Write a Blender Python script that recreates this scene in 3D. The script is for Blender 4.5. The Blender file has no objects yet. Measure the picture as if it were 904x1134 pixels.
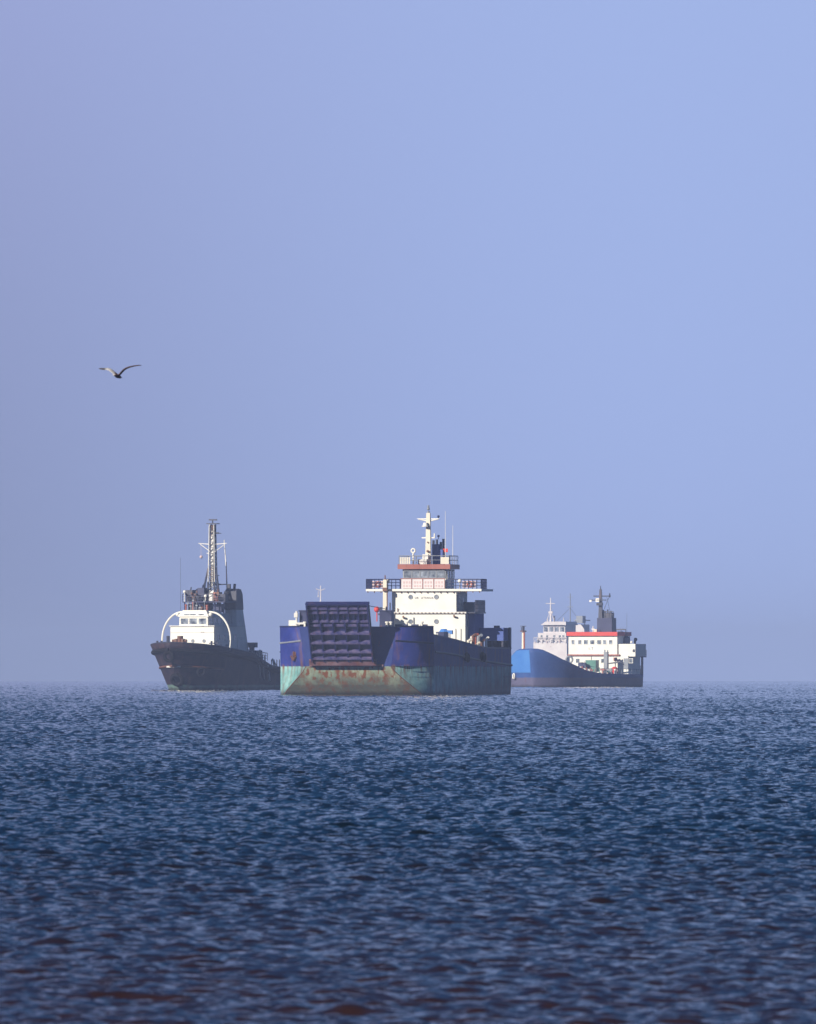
import bpy, math, random
import numpy as np
from mathutils import Vector, Matrix

R = math.radians
random.seed(7)
sc = bpy.context.scene
C = sc.collection
EARTH = 6.371e6

# ------------------------------------------------------------------ camera
CAM_H = 2.7                      # metres above the water, standing on the beach
LENS = 597.0
cam_d = bpy.data.cameras.new("camera"); cam = bpy.data.objects.new("camera", cam_d); C.objects.link(cam)
cam_d.sensor_fit = 'HORIZONTAL'; cam_d.sensor_width = 36.0; cam_d.lens = LENS
cam_d.clip_start = 1.0; cam_d.clip_end = 40000.0
cam.location = (0, 0, CAM_H)
cam.rotation_euler = (R(90) + math.atan(174 / 15000.0), 0, 0)
cam_d.dof.use_dof = True; cam_d.dof.focus_distance = 1600.0; cam_d.dof.aperture_fstop = 15.0
sc.camera = cam

# ------------------------------------------------------------------ world, sun, exposure
TO_SUN = Vector((-0.675, -0.635, 0.42)).normalized()
SUN_EL = math.asin(TO_SUN.z)
SUN_ROT = math.atan2(TO_SUN.x, TO_SUN.y)
world = bpy.data.worlds.new("World"); sc.world = world
world.use_nodes = True
wn = world.node_tree; wn.nodes.clear()
w_out = wn.nodes.new('ShaderNodeOutputWorld'); w_bg = wn.nodes.new('ShaderNodeBackground')
w_sky = wn.nodes.new('ShaderNodeTexSky'); w_sky.sky_type = 'NISHITA'; w_sky.sun_disc = False
w_sky.sun_elevation = SUN_EL; w_sky.sun_rotation = SUN_ROT % (2 * math.pi)
w_sky.air_density = 1.0; w_sky.dust_density = 0.6; w_sky.ozone_density = 4.0
w_mix = wn.nodes.new('ShaderNodeMix'); w_mix.data_type = 'RGBA'; w_mix.blend_type = 'MULTIPLY'
w_mix.inputs[0].default_value = 1.0
SKY_TINT = (0.07, 0.20, 0.34, 1)
# a thin even veil of mist fills the lowest ten degrees of the sky, greyer towards the left
LOW_LEFT, LOW_LEFT_TOP, LOW_RIGHT = (1.48, 1.70, 2.80, 1), (2.35, 2.62, 4.65, 1), (2.75, 3.55, 6.15, 1)
w_tc = wn.nodes.new('ShaderNodeTexCoord'); w_sep = wn.nodes.new('ShaderNodeSeparateXYZ')
wn.links.new(w_tc.outputs['Generated'], w_sep.inputs[0])
def w_range(src, lo, hi, smooth=True):
    n = wn.nodes.new('ShaderNodeMapRange'); n.interpolation_type = 'SMOOTHSTEP' if smooth else 'LINEAR'
    n.inputs[1].default_value = lo; n.inputs[2].default_value = hi
    wn.links.new(src, n.inputs[0]); return n.outputs[0]
def w_mixc(f, a, b):
    n = wn.nodes.new('ShaderNodeMix'); n.data_type = 'RGBA'; wn.links.new(f, n.inputs[0])
    for k, v in ((6, a), (7, b)):
        if isinstance(v, tuple): n.inputs[k].default_value = v
        else: wn.links.new(v, n.inputs[k])
    return n.outputs[2]
w_left = w_mixc(w_range(w_sep.outputs[2], 0.0, 0.05, False), LOW_LEFT, LOW_LEFT_TOP)
w_low = w_mixc(w_range(w_sep.outputs[0], -0.060, 0.022), w_left, LOW_RIGHT)
w_mix.inputs[7].default_value = SKY_TINT
wn.links.new(w_sky.outputs[0], w_mix.inputs[6])
w_all = w_mixc(w_range(w_sep.outputs[2], 0.06, 0.17), w_low, w_mix.outputs[2])
wn.links.new(w_all, w_bg.inputs[0])
w_bg.inputs[1].default_value = 0.10
wn.links.new(w_bg.outputs[0], w_out.inputs[0])

sun_d = bpy.data.lights.new("sun", 'SUN'); sun = bpy.data.objects.new("sun", sun_d); C.objects.link(sun)
sun_d.energy = 5.0; sun_d.angle = R(0.5); sun_d.color = (1.0, 0.92, 0.79)
sun.rotation_euler = TO_SUN.to_track_quat('Z', 'Y').to_euler()
sun.location = (-200, -200, 300)

sc.view_settings.view_transform = 'Standard'; sc.view_settings.look = 'None'
sc.view_settings.gamma = 1.0; sc.view_settings.exposure = 0.4
sc.render.engine = 'CYCLES'
sc.cycles.use_denoising = True
sc.cycles.max_bounces = 6; sc.cycles.volume_bounces = 1
sc.cycles.diffuse_bounces = 2; sc.cycles.glossy_bounces = 3
sc.cycles.caustics_reflective = False; sc.cycles.caustics_refractive = False

HAZE_DENSITY = 0.000115
HAZE_COLOR = (0.50, 0.62, 0.98, 1)

# ------------------------------------------------------------------ materials
def nt(name):
    m = bpy.data.materials.new(name); m.use_nodes = True
    t = m.node_tree
    return m, t, t.nodes['Principled BSDF']

def noise(t, scale, stretch=(1, 1, 1), detail=4, rough=0.6):
    tc = t.nodes.new('ShaderNodeTexCoord'); mp = t.nodes.new('ShaderNodeMapping')
    mp.inputs['Scale'].default_value = stretch
    n = t.nodes.new('ShaderNodeTexNoise'); n.inputs['Scale'].default_value = scale
    n.inputs['Detail'].default_value = detail; n.inputs['Roughness'].default_value = rough
    t.links.new(tc.outputs['Object'], mp.inputs[0]); t.links.new(mp.outputs[0], n.inputs['Vector'])
    return n.outputs[0]

def ramp(t, fac, lo, hi):
    r = t.nodes.new('ShaderNodeMapRange'); r.inputs[1].default_value = lo; r.inputs[2].default_value = hi
    t.links.new(fac, r.inputs[0]); return r.outputs[0]

def mixc(t, fac, a, b):
    m = t.nodes.new('ShaderNodeMix'); m.data_type = 'RGBA'
    if isinstance(fac, (int, float)): m.inputs[0].default_value = fac
    else: t.links.new(fac, m.inputs[0])
    for k, v in ((6, a), (7, b)):
        if isinstance(v, tuple): m.inputs[k].default_value = (*v[:3], 1)
        else: t.links.new(v, m.inputs[k])
    return m.outputs[2]

def mathn(t, op, a, b=None):
    m = t.nodes.new('ShaderNodeMath'); m.operation = op
    for k, v in ((0, a), (1, b)):
        if v is None: continue
        if isinstance(v, (int, float)): m.inputs[k].default_value = v
        else: t.links.new(v, m.inputs[k])
    return m.outputs[0]

RUST = (0.16, 0.055, 0.025)
def paint(name, col, fade=None, rust=0.3, rough=0.5, scale=0.6, bump=0.02):
    """worn ship paint: patchy fading, vertical rust streaks, slightly dented plate"""
    m, t, b = nt(name)
    fade = fade or tuple(min(1, c * 1.25 + 0.01) for c in col)
    c = mixc(t, ramp(t, noise(t, scale), 0.35, 0.68), col, fade)
    if rust > 0:
        s = ramp(t, noise(t, 1.3, (1, 1, 0.16), 5, 0.65), 0.72 - 0.25 * rust, 0.80 - 0.2 * rust)
        p = ramp(t, noise(t, 2.3, detail=5), 0.70 - 0.12 * rust, 0.78 - 0.12 * rust)
        f = mathn(t, 'MAXIMUM', mathn(t, 'MULTIPLY', s, 0.75), mathn(t, 'MULTIPLY', p, 0.8))
        c = mixc(t, f, c, RUST)
    t.links.new(c, b.inputs['Base Color'])
    b.inputs['Roughness'].default_value = rough
    bp = t.nodes.new('ShaderNodeBump'); bp.inputs['Distance'].default_value = bump; bp.inputs['Strength'].default_value = 0.8
    t.links.new(noise(t, 0.8, detail=2), bp.inputs['Height']); t.links.new(bp.outputs[0], b.inputs['Normal'])
    return m

def hull_paint(name, zones, rust=0.5, streak=RUST, mid_rust=None, slope=0.0, grime=None):
    """zones: [(z upper limit, colour, faded colour)...] from the waterline up; worn edges between them"""
    m, t, b = nt(name)
    tc = t.nodes.new('ShaderNodeTexCoord'); sp = t.nodes.new('ShaderNodeSeparateXYZ')
    t.links.new(tc.outputs['Object'], sp.inputs[0])
    z = mathn(t, 'ADD', sp.outputs[2], mathn(t, 'MULTIPLY', sp.outputs[0], slope))
    zn = mathn(t, 'ADD', z, mathn(t, 'MULTIPLY', mathn(t, 'SUBTRACT', noise(t, 0.9, (1, 1, 2)), 0.5), 0.35))
    pat = ramp(t, noise(t, 0.45, (1, 1, 1.2), 5, 0.7), 0.34, 0.66)
    c = mixc(t, pat, zones[0][1], zones[0][2])
    for i in range(1, len(zones)):
        lim = zones[i - 1][0]
        cz = mixc(t, pat, zones[i][1], zones[i][2])
        c = mixc(t, ramp(t, zn, lim - 0.06, lim + 0.06), c, cz)
    if grime:   # (height it starts, colour, how much more of it towards the stern)
        gz = ramp(t, mathn(t, 'ADD', mathn(t, 'SUBTRACT', z, mathn(t, 'MULTIPLY', mathn(t, 'SUBTRACT', noise(t, 0.5, (1, 1, 0.5), 6, 0.7), 0.5), 4.5)), mathn(t, 'MULTIPLY', sp.outputs[0], grime[2])), grime[0], grime[0] - 1.6)
        c = mixc(t, mathn(t, 'MULTIPLY', gz, 0.8), c, grime[1])
    # rust streaks running down, stronger below the paint line
    st = ramp(t, noise(t, 0.9, (1, 1, 0.13), 6, 0.68), 0.60 - 0.10 * rust, 0.78 - 0.12 * rust)
    blot = ramp(t, noise(t, 1.4, (1, 1, 0.7), 6, 0.7), 0.56, 0.74)
    f = mathn(t, 'MAXIMUM', mathn(t, 'MULTIPLY', st, 0.8), mathn(t, 'MULTIPLY', blot, 0.32 * rust))
    if mid_rust:
        band = mathn(t, 'MULTIPLY', ramp(t, z, mid_rust[0], mid_rust[1]), ramp(t, z, mid_rust[3], mid_rust[2]))
        st2 = ramp(t, noise(t, 1.9, (1, 1, 0.03), 3, 0.55), 0.50, 0.60)
        f = mathn(t, 'MAXIMUM', f, mathn(t, 'MULTIPLY', band, mathn(t, 'MULTIPLY', st2, 0.95)))
    c = mixc(t, f, c, streak)
    # dark weed and slime at the waterline
    wl = mathn(t, 'MULTIPLY', ramp(t, mathn(t, 'ADD', z, mathn(t, 'MULTIPLY', mathn(t, 'SUBTRACT', noise(t, 1.2), 0.5), 0.5)), 0.55, 0.15), 0.85)
    c = mixc(t, wl, c, (0.03, 0.03, 0.025))
    t.links.new(c, b.inputs['Base Color'])
    b.inputs['Roughness'].default_value = 0.6; b.inputs['Specular IOR Level'].default_value = 0.22
    bp = t.nodes.new('ShaderNodeBump'); bp.inputs['Distance'].default_value = 0.09; bp.inputs['Strength'].default_value = 0.8
    t.links.new(noise(t, 0.5, detail=3), bp.inputs['Height']); t.links.new(bp.outputs[0], b.inputs['Normal'])
    return m

def flat(name, col, rough=0.5, metal=0.0, spec=0.5):
    m, t, b = nt(name)
    c = mixc(t, ramp(t, noise(t, 3.0), 0.3, 0.7), tuple(x * 0.85 for x in col), tuple(min(1, x * 1.12) for x in col))
    t.links.new(c, b.inputs['Base Color'])
    b.inputs['Roughness'].default_value = rough; b.inputs['Metallic'].default_value = metal; b.inputs['Specular IOR Level'].default_value = spec
    return m

M = dict(
    lc_hull=hull_paint('craft_hull_paint', [(3.15, (0.12, 0.32, 0.32), (0.32, 0.54, 0.52)), (99, (0.009, 0.018, 0.15), (0.026, 0.042, 0.24))],
                       rust=0.75, streak=(0.17, 0.075, 0.035), mid_rust=(1.4, 3.0, 3.15, 3.5), grime=(1.9, (0.075, 0.07, 0.085), 0.045)),
    lc_rake=hull_paint('craft_rake_paint', [(3.15, (0.22, 0.34, 0.27), (0.50, 0.56, 0.40)), (99, (0.018, 0.045, 0.22), (0.03, 0.06, 0.26))],
                       rust=0.95, streak=(0.27, 0.09, 0.03), mid_rust=(0.5, 2.0, 3.2, 3.4), grime=(2.6, (0.13, 0.12, 0.10), 0.0)),
    lc_blue=paint('craft_blue_paint', (0.010, 0.026, 0.16), (0.022, 0.045, 0.21), 0.4),
    ramp=paint('ramp_navy_paint', (0.006, 0.010, 0.075), (0.014, 0.016, 0.10), 0.5),
    ramp_ledge_sunlit=paint('ramp_ledge_sunlit_paint', (0.022, 0.026, 0.13), (0.16, 0.13, 0.24), 0.5, scale=2.0),  # worn navy, paled: sunlight on the ledge tops put into the colour
    ramp_rust=paint('ramp_rusty_paint', (0.12, 0.05, 0.07), (0.26, 0.17, 0.2), 0.9),
    white=paint('white_paint', (0.78, 0.75, 0.67), (0.85, 0.83, 0.76), 0.10),
    hazed_white=paint('hazed_white_paint', (0.60, 0.54, 0.55), (0.74, 0.70, 0.69), 0.35, scale=0.3),  # white of the far ships, dulled to carry distance haze in the colour
    cream=paint('cream_paint', (0.70, 0.64, 0.52), (0.78, 0.72, 0.60), 0.2),
    white_rust=paint('white_paint_rusty', (0.66, 0.64, 0.60), (0.76, 0.74, 0.70), 0.45),
    salmon=paint('faded_red_paint', (0.30, 0.085, 0.06), (0.38, 0.13, 0.10), 0.5),
    red=paint('red_paint', (0.60, 0.035, 0.025), (0.66, 0.06, 0.04), 0.08),
    orange=flat('orange_plastic', (0.42, 0.10, 0.05)),
    rusty=paint('rusty_steel', (0.11, 0.045, 0.025), (0.20, 0.08, 0.04), 0.6),
    dark=paint('dark_steel_paint', (0.025, 0.03, 0.055), (0.045, 0.045, 0.07), 0.4),
    navy=paint('navy_paint', (0.010, 0.015, 0.065), (0.020, 0.028, 0.10), 0.3),
    grey=paint('grey_steel_paint', (0.20, 0.22, 0.26), (0.28, 0.30, 0.33), 0.35),
    deck=paint('deck_paint', (0.07, 0.10, 0.09), (0.11, 0.12, 0.10), 0.8),
    rubber=flat('rubber', (0.010, 0.009, 0.010), 0.9, spec=0.1),
    canvas=paint('white_canvas', (0.70, 0.62, 0.62), (0.78, 0.70, 0.70), 0.0, 0.9),
    pink=flat('pink_canvas_panel', (0.66, 0.50, 0.49), 0.9),
    bluecanvas=paint('blue_canvas', (0.08, 0.12, 0.36), (0.10, 0.15, 0.42), 0.0, 0.9),
    brightblue=paint('bright_blue_and_sunlit_bow', (0.05, 0.19, 0.56), (0.07, 0.23, 0.60), 0.05),  # ventilator cap's own blue; on the coaster bow, sunlight put into the colour
    tug_hull=hull_paint('tug_hull_paint', [(0.75, (0.10, 0.20, 0.17), (0.20, 0.30, 0.25)), (99, (0.012, 0.011, 0.028), (0.045, 0.028, 0.035))], rust=0.7,
                        streak=(0.11, 0.055, 0.045)),
    cs_hull=hull_paint('coaster_hull_paint', [(1.65, (0.10, 0.095, 0.17), (0.13, 0.12, 0.20)), (99, (0.026, 0.068, 0.24), (0.042, 0.10, 0.31))], rust=0.2),  # blue and grey paled, distance haze put into the hull colours
    far_hull=hull_paint('far_hull_paint', [(1.0, (0.12, 0.03, 0.03), (0.16, 0.05, 0.04)), (99, (0.03, 0.06, 0.14), (0.05, 0.08, 0.18))], rust=0.2),
    green=paint('green_paint', (0.05, 0.18, 0.14), (0.08, 0.24, 0.19), 0.3),
    ink=flat('black_lettering', (0.05, 0.05, 0.07)),
)
def glass_mat():
    m, t, b = nt('window_glass')
    c = mixc(t, ramp(t, noise(t, 1.1, detail=3), 0.35, 0.65), (0.04, 0.05, 0.07), (0.34, 0.38, 0.44))
    t.links.new(c, b.inputs['Base Color']); b.inputs['Roughness'].default_value = 0.08; b.inputs['Specular IOR Level'].default_value = 0.9
    return m
M['glass'] = glass_mat()

# ------------------------------------------------------------------ mesh helpers
class MB:
    def __init__(s): s.v = []; s.f = []; s.g = []
    def add(s, vs, fs):
        s.g.append((len(s.v), len(s.f))); n = len(s.v); s.v += [tuple(v) for v in vs]; s.f += [tuple(n + i for i in f) for f in fs]; return s
    def box(s, x0, x1, y0, y1, z0, z1):
        return s.add([(x0, y0, z0), (x1, y0, z0), (x1, y1, z0), (x0, y1, z0), (x0, y0, z1), (x1, y0, z1), (x1, y1, z1), (x0, y1, z1)],
                     [(3, 2, 1, 0), (4, 5, 6, 7), (0, 1, 5, 4), (1, 2, 6, 5), (2, 3, 7, 6), (3, 0, 4, 7)])
    def frus(s, a, b):   # a, b = (x0,x1,y0,y1,z)
        x0, x1, y0, y1, z = a; X0, X1, Y0, Y1, Z = b
        return s.add([(x0, y0, z), (x1, y0, z), (x1, y1, z), (x0, y1, z), (X0, Y0, Z), (X1, Y0, Z), (X1, Y1, Z), (X0, Y1, Z)],
                     [(3, 2, 1, 0), (4, 5, 6, 7), (0, 1, 5, 4), (1, 2, 6, 5), (2, 3, 7, 6), (3, 0, 4, 7)])
    def rod(s, p, q, r, r2=None, n=8):
        p, q = Vector(p), Vector(q); r2 = r if r2 is None else r2
        d = (q - p).normalized(); u = d.orthogonal().normalized(); w = d.cross(u)
        vs = [];
        for c, rr in ((p, r), (q, r2)):
            for i in range(n):
                t = 2 * math.pi * i / n; vs.append(c + (u * math.cos(t) + w * math.sin(t)) * rr)
        fs = [(i, (i + 1) % n, n + (i + 1) % n, n + i) for i in range(n)] + [tuple(range(n - 1, -1, -1)), tuple(range(n, 2 * n))]
        return s.add(vs, fs)
    def path(s, pts, r, n=8):
        for a, b in zip(pts, pts[1:]): s.rod(a, b, r, n=n)
        return s
    def ball(s, c, r, sx=1, sy=1, sz=1, n=10, m=7):
        vs = []; fs = []
        for j in range(m + 1):
            ph = math.pi * j / m
            for i in range(n):
                th = 2 * math.pi * i / n
                vs.append((c[0] + r * sx * math.sin(ph) * math.cos(th), c[1] + r * sy * math.sin(ph) * math.sin(th), c[2] + r * sz * math.cos(ph)))
        for j in range(m):
            for i in range(n):
                fs.append((j * n + i, (j + 1) * n + i, (j + 1) * n + (i + 1) % n, j * n + (i + 1) % n))
        return s.add(vs, fs)
    def torus(s, c, axis, Rr, r, n=18, m=8):
        ax = Vector(axis).normalized(); u = ax.orthogonal().normalized(); w = ax.cross(u); c = Vector(c); vs = []; fs = []
        for i in range(n):
            t = 2 * math.pi * i / n; d = u * math.cos(t) + w * math.sin(t)
            for j in range(m):
                p = 2 * math.pi * j / m; vs.append(c + d * (Rr + r * math.cos(p)) + ax * (r * math.sin(p)))
        for i in range(n):
            for j in range(m):
                fs.append((i * m + j, ((i + 1) % n) * m + j, ((i + 1) % n) * m + (j + 1) % m, i * m + (j + 1) % m))
        return s.add(vs, fs)
    def prism(s, pts, axis, lo, hi):
        """polygon in the two other axes, swept along axis (0,1,2)"""
        n = len(pts)
        def mk(p, h):
            q = list(p); q.insert(axis, h); return q
        vs = [mk(p, lo) for p in pts] + [mk(p, hi) for p in pts]
        return s.add(vs, [tuple(range(n))[::-1], tuple(range(n, 2 * n))] + [(i, (i + 1) % n, n + (i + 1) % n, n + i) for i in range(n)])
    def rail(s, pts, h=1.05, step=1.2, bars=3, r=0.03):
        for a, b in zip(pts, pts[1:]):
            a, b = Vector(a), Vector(b); L = (b - a).length; k = max(1, round(L / step))
            for i in range(k + 1):
                p = a.lerp(b, i / k); s.rod(p, p + Vector((0, 0, h)), r, n=5)
            for j in range(bars):
                z = h * (j + 1) / bars; s.rod(a + Vector((0, 0, z)), b + Vector((0, 0, z)), r * (1.2 if j == bars - 1 else 0.8), n=5)
        return s
    def build_each(s, name, mat, parent=None, per=1):
        """every group of `per` primitives becomes an object of its own"""
        out = []
        for i in range(0, len(s.g), per):
            v0, f0 = s.g[i]; v1, f1 = s.g[i + per] if i + per < len(s.g) else (len(s.v), len(s.f))
            m = MB(); m.v = s.v[v0:v1]; m.f = [tuple(k - v0 for k in f) for f in s.f[f0:f1]]
            out.append(m.build(name, mat, parent))
        return out
    def build(s, name, mat, parent=None, smooth=False, label=None):
        me = bpy.data.meshes.new(name); me.from_pydata(s.v, [], s.f); me.update()
        o = bpy.data.objects.new(name, me); C.objects.link(o)
        for mm in (mat if isinstance(mat, list) else [mat]): me.materials.append(mm)
        if parent is not None: o.parent = parent
        if smooth: me.polygons.foreach_set('use_smooth', [True] * len(me.polygons))
        if label: o['label'] = label
        import bmesh
        bm = bmesh.new(); bm.from_mesh(me); bmesh.ops.recalc_face_normals(bm, faces=bm.faces); bm.to_mesh(me); bm.free()
        return o

def ship(name, label, cat, px, dist, theta, group=None):
    """Empty at the waterline amidships; local +x to the bow, +y to port. px = where it stands in the 904 px wide photo"""
    o = bpy.data.objects.new(name, None); C.objects.link(o)
    o.location = ((px - 452) / 15000.0 * dist, dist, -dist * dist / (2 * EARTH))
    o.rotation_euler = (0, 0, -(math.pi / 2 + R(theta)))
    o['label'] = label; o['category'] = cat
    if group: o['group'] = group
    return o

def window(parent, x, y0, y1, z0, z1, depth=0.05, frame=None):
    """window on a front bulkhead facing +x"""
    f = MB(); w = 0.07
    f.box(x, x + depth, y0 - w, y1 + w, z0 - w, z0); f.box(x, x + depth, y0 - w, y1 + w, z1, z1 + w)
    f.box(x, x + depth, y0 - w, y0, z0, z1); f.box(x, x + depth, y1, y1 + w, z0, z1)
    fo = f.build('window', frame or M['white'], parent)
    MB().box(x + 0.004, x + 0.02, y0, y1, z0, z1).build('pane', M['glass'], fo)
    return fo
def side_window(parent, y, x0, x1, z0, z1, sgn=1, frame=None):
    f = MB(); w = 0.07; ya, yb = (y, y + 0.05) if sgn > 0 else (y - 0.05, y)
    f.box(x0 - w, x1 + w, ya, yb, z0 - w, z0); f.box(x0 - w, x1 + w, ya, yb, z1, z1 + w)
    f.box(x0 - w, x0, ya, yb, z0, z1); f.box(x1, x1 + w, ya, yb, z0, z1)
    fo = f.build('window', frame or M['white'], parent)
    MB().box(x0, x1, *((y + 0.004, y + 0.02) if sgn > 0 else (y - 0.02, y - 0.004)), z0, z1).build('pane', M['glass'], fo)
    return fo
def porthole(parent, x, y, z, r, mat):
    o = MB().torus((x + 0.02, y, z), (1, 0, 0), r, 0.05).build('porthole', M['grey'], parent)
    MB().rod((x + 0.003, y, z), (x + 0.025, y, z), r, n=16).build('pane', mat, o)
def lettering(parent, text, x, y, z, size, mat, name='lettering'):
    cu = bpy.data.curves.new(name, 'FONT'); cu.body = text; cu.size = size; cu.align_x = 'CENTER'; cu.extrude = 0.01; cu.space_character = 1.3
    o = bpy.data.objects.new(name, cu); C.objects.link(o); o.parent = parent
    # reads from in front of the ship: right = +y, up = +z, facing +x
    me = bpy.data.meshes.new_from_object(o); bpy.data.objects.remove(o); bpy.data.curves.remove(cu)
    me.materials.clear(); me.materials.append(mat)
    me.transform(Matrix.Translation((x, y, z)) @ Matrix.Rotation(R(90), 4, 'Z') @ Matrix.Rotation(R(90), 4, 'X'))
    o = bpy.data.objects.new(name, me); C.objects.link(o); o.parent = parent; me.name = name
    return o

def moulded_hull(name, mat, parent, L, a_stern, stem, half, entry, ztop, zbot=-1.6, nu=40, nv=12, thick=0.12, tr=0.85, ztop_port=None):
    zt_of = lambda u, sgn: (ztop_port or ztop)(u) if sgn > 0 else ztop(u)
    """hull shell with pointed bow. stem(z) gives the bow's x, half(z) the half beam, entry(z) the share of length over which the bow fills"""
    mb = MB(); us = [(i / nu) ** 1.6 for i in range(nu + 1)]
    def pt(u, t, sgn):
        zt = zt_of(u, sgn); z = zbot + (zt - zbot) * t
        a = stem(z) - u * (stem(z) - a_stern)
        e = entry(z); k = min(1, u / e); w = (1 - (1 - k) ** 2.3) ** 0.8
        if u > tr: w *= 1 - 0.16 * ((u - tr) / (1 - tr)) ** 2
        return (a, sgn * half(z) * w, z)
    rows = []
    for sgn in (1, -1):
        base = len(mb.v)
        for u in us:
            for j in range(nv + 1): mb.v.append(pt(u, j / nv, sgn))
        for i in range(nu):
            for j in range(nv):
                q = [base + i * (nv + 1) + j, base + (i + 1) * (nv + 1) + j, base + (i + 1) * (nv + 1) + j + 1, base + i * (nv + 1) + j + 1]
                mb.f.append(tuple(q if sgn > 0 else q[::-1]))
        rows.append(base + nu * (nv + 1))
    a, b = rows
    for j in range(nv): mb.f.append((a + j, b + j, b + j + 1, a + j + 1))
    import bmesh
    o = mb.build(name, mat, parent, smooth=True)
    bm = bmesh.new(); bm.from_mesh(o.data); bmesh.ops.remove_doubles(bm, verts=bm.verts, dist=0.002)
    bmesh.ops.recalc_face_normals(bm, faces=bm.faces)
    bm.to_mesh(o.data); bm.free()
    s = o.modifiers.new('plate', 'SOLIDIFY'); s.thickness = thick; s.offset = 0
    o.data.set_sharp_from_angle(angle=R(35))
    # deck plate a metre under the bulwark
    d = MB(); top = []
    for sgn in (1, -1):
        line = []
        for u in us:
            zt = zt_of(u, sgn) - 1.0
            t = (zt - zbot) / (zt_of(u, sgn) - zbot); p = pt(u, t, sgn); line.append((p[0], p[1] * 0.985, p[2]))
        top.append(line)
    n = len(us); d.add(top[0] + top[1], [(i, i + 1, n + i + 1, n + i) for i in range(n - 1)])
    d.build('deck', M['deck'], parent)
    return pt, us

def bulwark_cap(parent, pt, us, mat, r=0.09):
    m = MB()
    for sgn in (1, -1): m.path([pt(u, 1, sgn) for u in us], r, 6)
    return m.build('bulwark_cap', mat, parent)

# =================================================================== SEA
def ocean_tile(N, size, kpeak, wind, seed, slope_rms, kmax=60.0, spread=2):
    rng = np.random.default_rng(seed)
    k1 = 2 * np.pi * np.fft.fftfreq(N, size / N)
    kx, ky = np.meshgrid(k1, k1, indexing='ij'); k = np.hypot(kx, ky); k[0, 0] = 1
    S = k ** -4.0 * np.exp(-(kpeak / k) ** 2) * np.exp(-(k / kmax) ** 2)
    dr = (kx * wind[0] + ky * wind[1]) / k
    S = S * (0.40 + np.abs(dr) ** spread)
    S[0, 0] = 0
    h = (rng.standard_normal((N, N)) + 1j * rng.standard_normal((N, N))) * np.sqrt(S)
    z = np.fft.ifft2(h); H = z.real
    gx = np.fft.ifft2(1j * kx * h).real; gy = np.fft.ifft2(1j * ky * h).real
    s = slope_rms / math.sqrt(float((gx ** 2 + gy ** 2).mean()))
    dx = np.fft.ifft2(-1j * kx / k * h).real; dy = np.fft.ifft2(-1j * ky / k * h).real
    return [(a * s).astype(np.float32) for a in (H, dx, dy)]

def sample(tile, size, x, y):
    N = tile[0].shape[0]
    fx = (x / size) * N; fy = (y / size) * N
    ix = np.floor(fx).astype(np.int64); iy = np.floor(fy).astype(np.int64)
    tx = (fx - ix).astype(np.float32); ty = (fy - iy).astype(np.float32)
    ix %= N; iy %= N; jx = (ix + 1) % N; jy = (iy + 1) % N
    out = []
    for T in tile:
        out.append((T[ix, iy] * (1 - tx) + T[jx, iy] * tx) * (1 - ty) + (T[ix, jy] * (1 - tx) + T[jx, jy] * tx) * ty)
    return out

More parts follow.
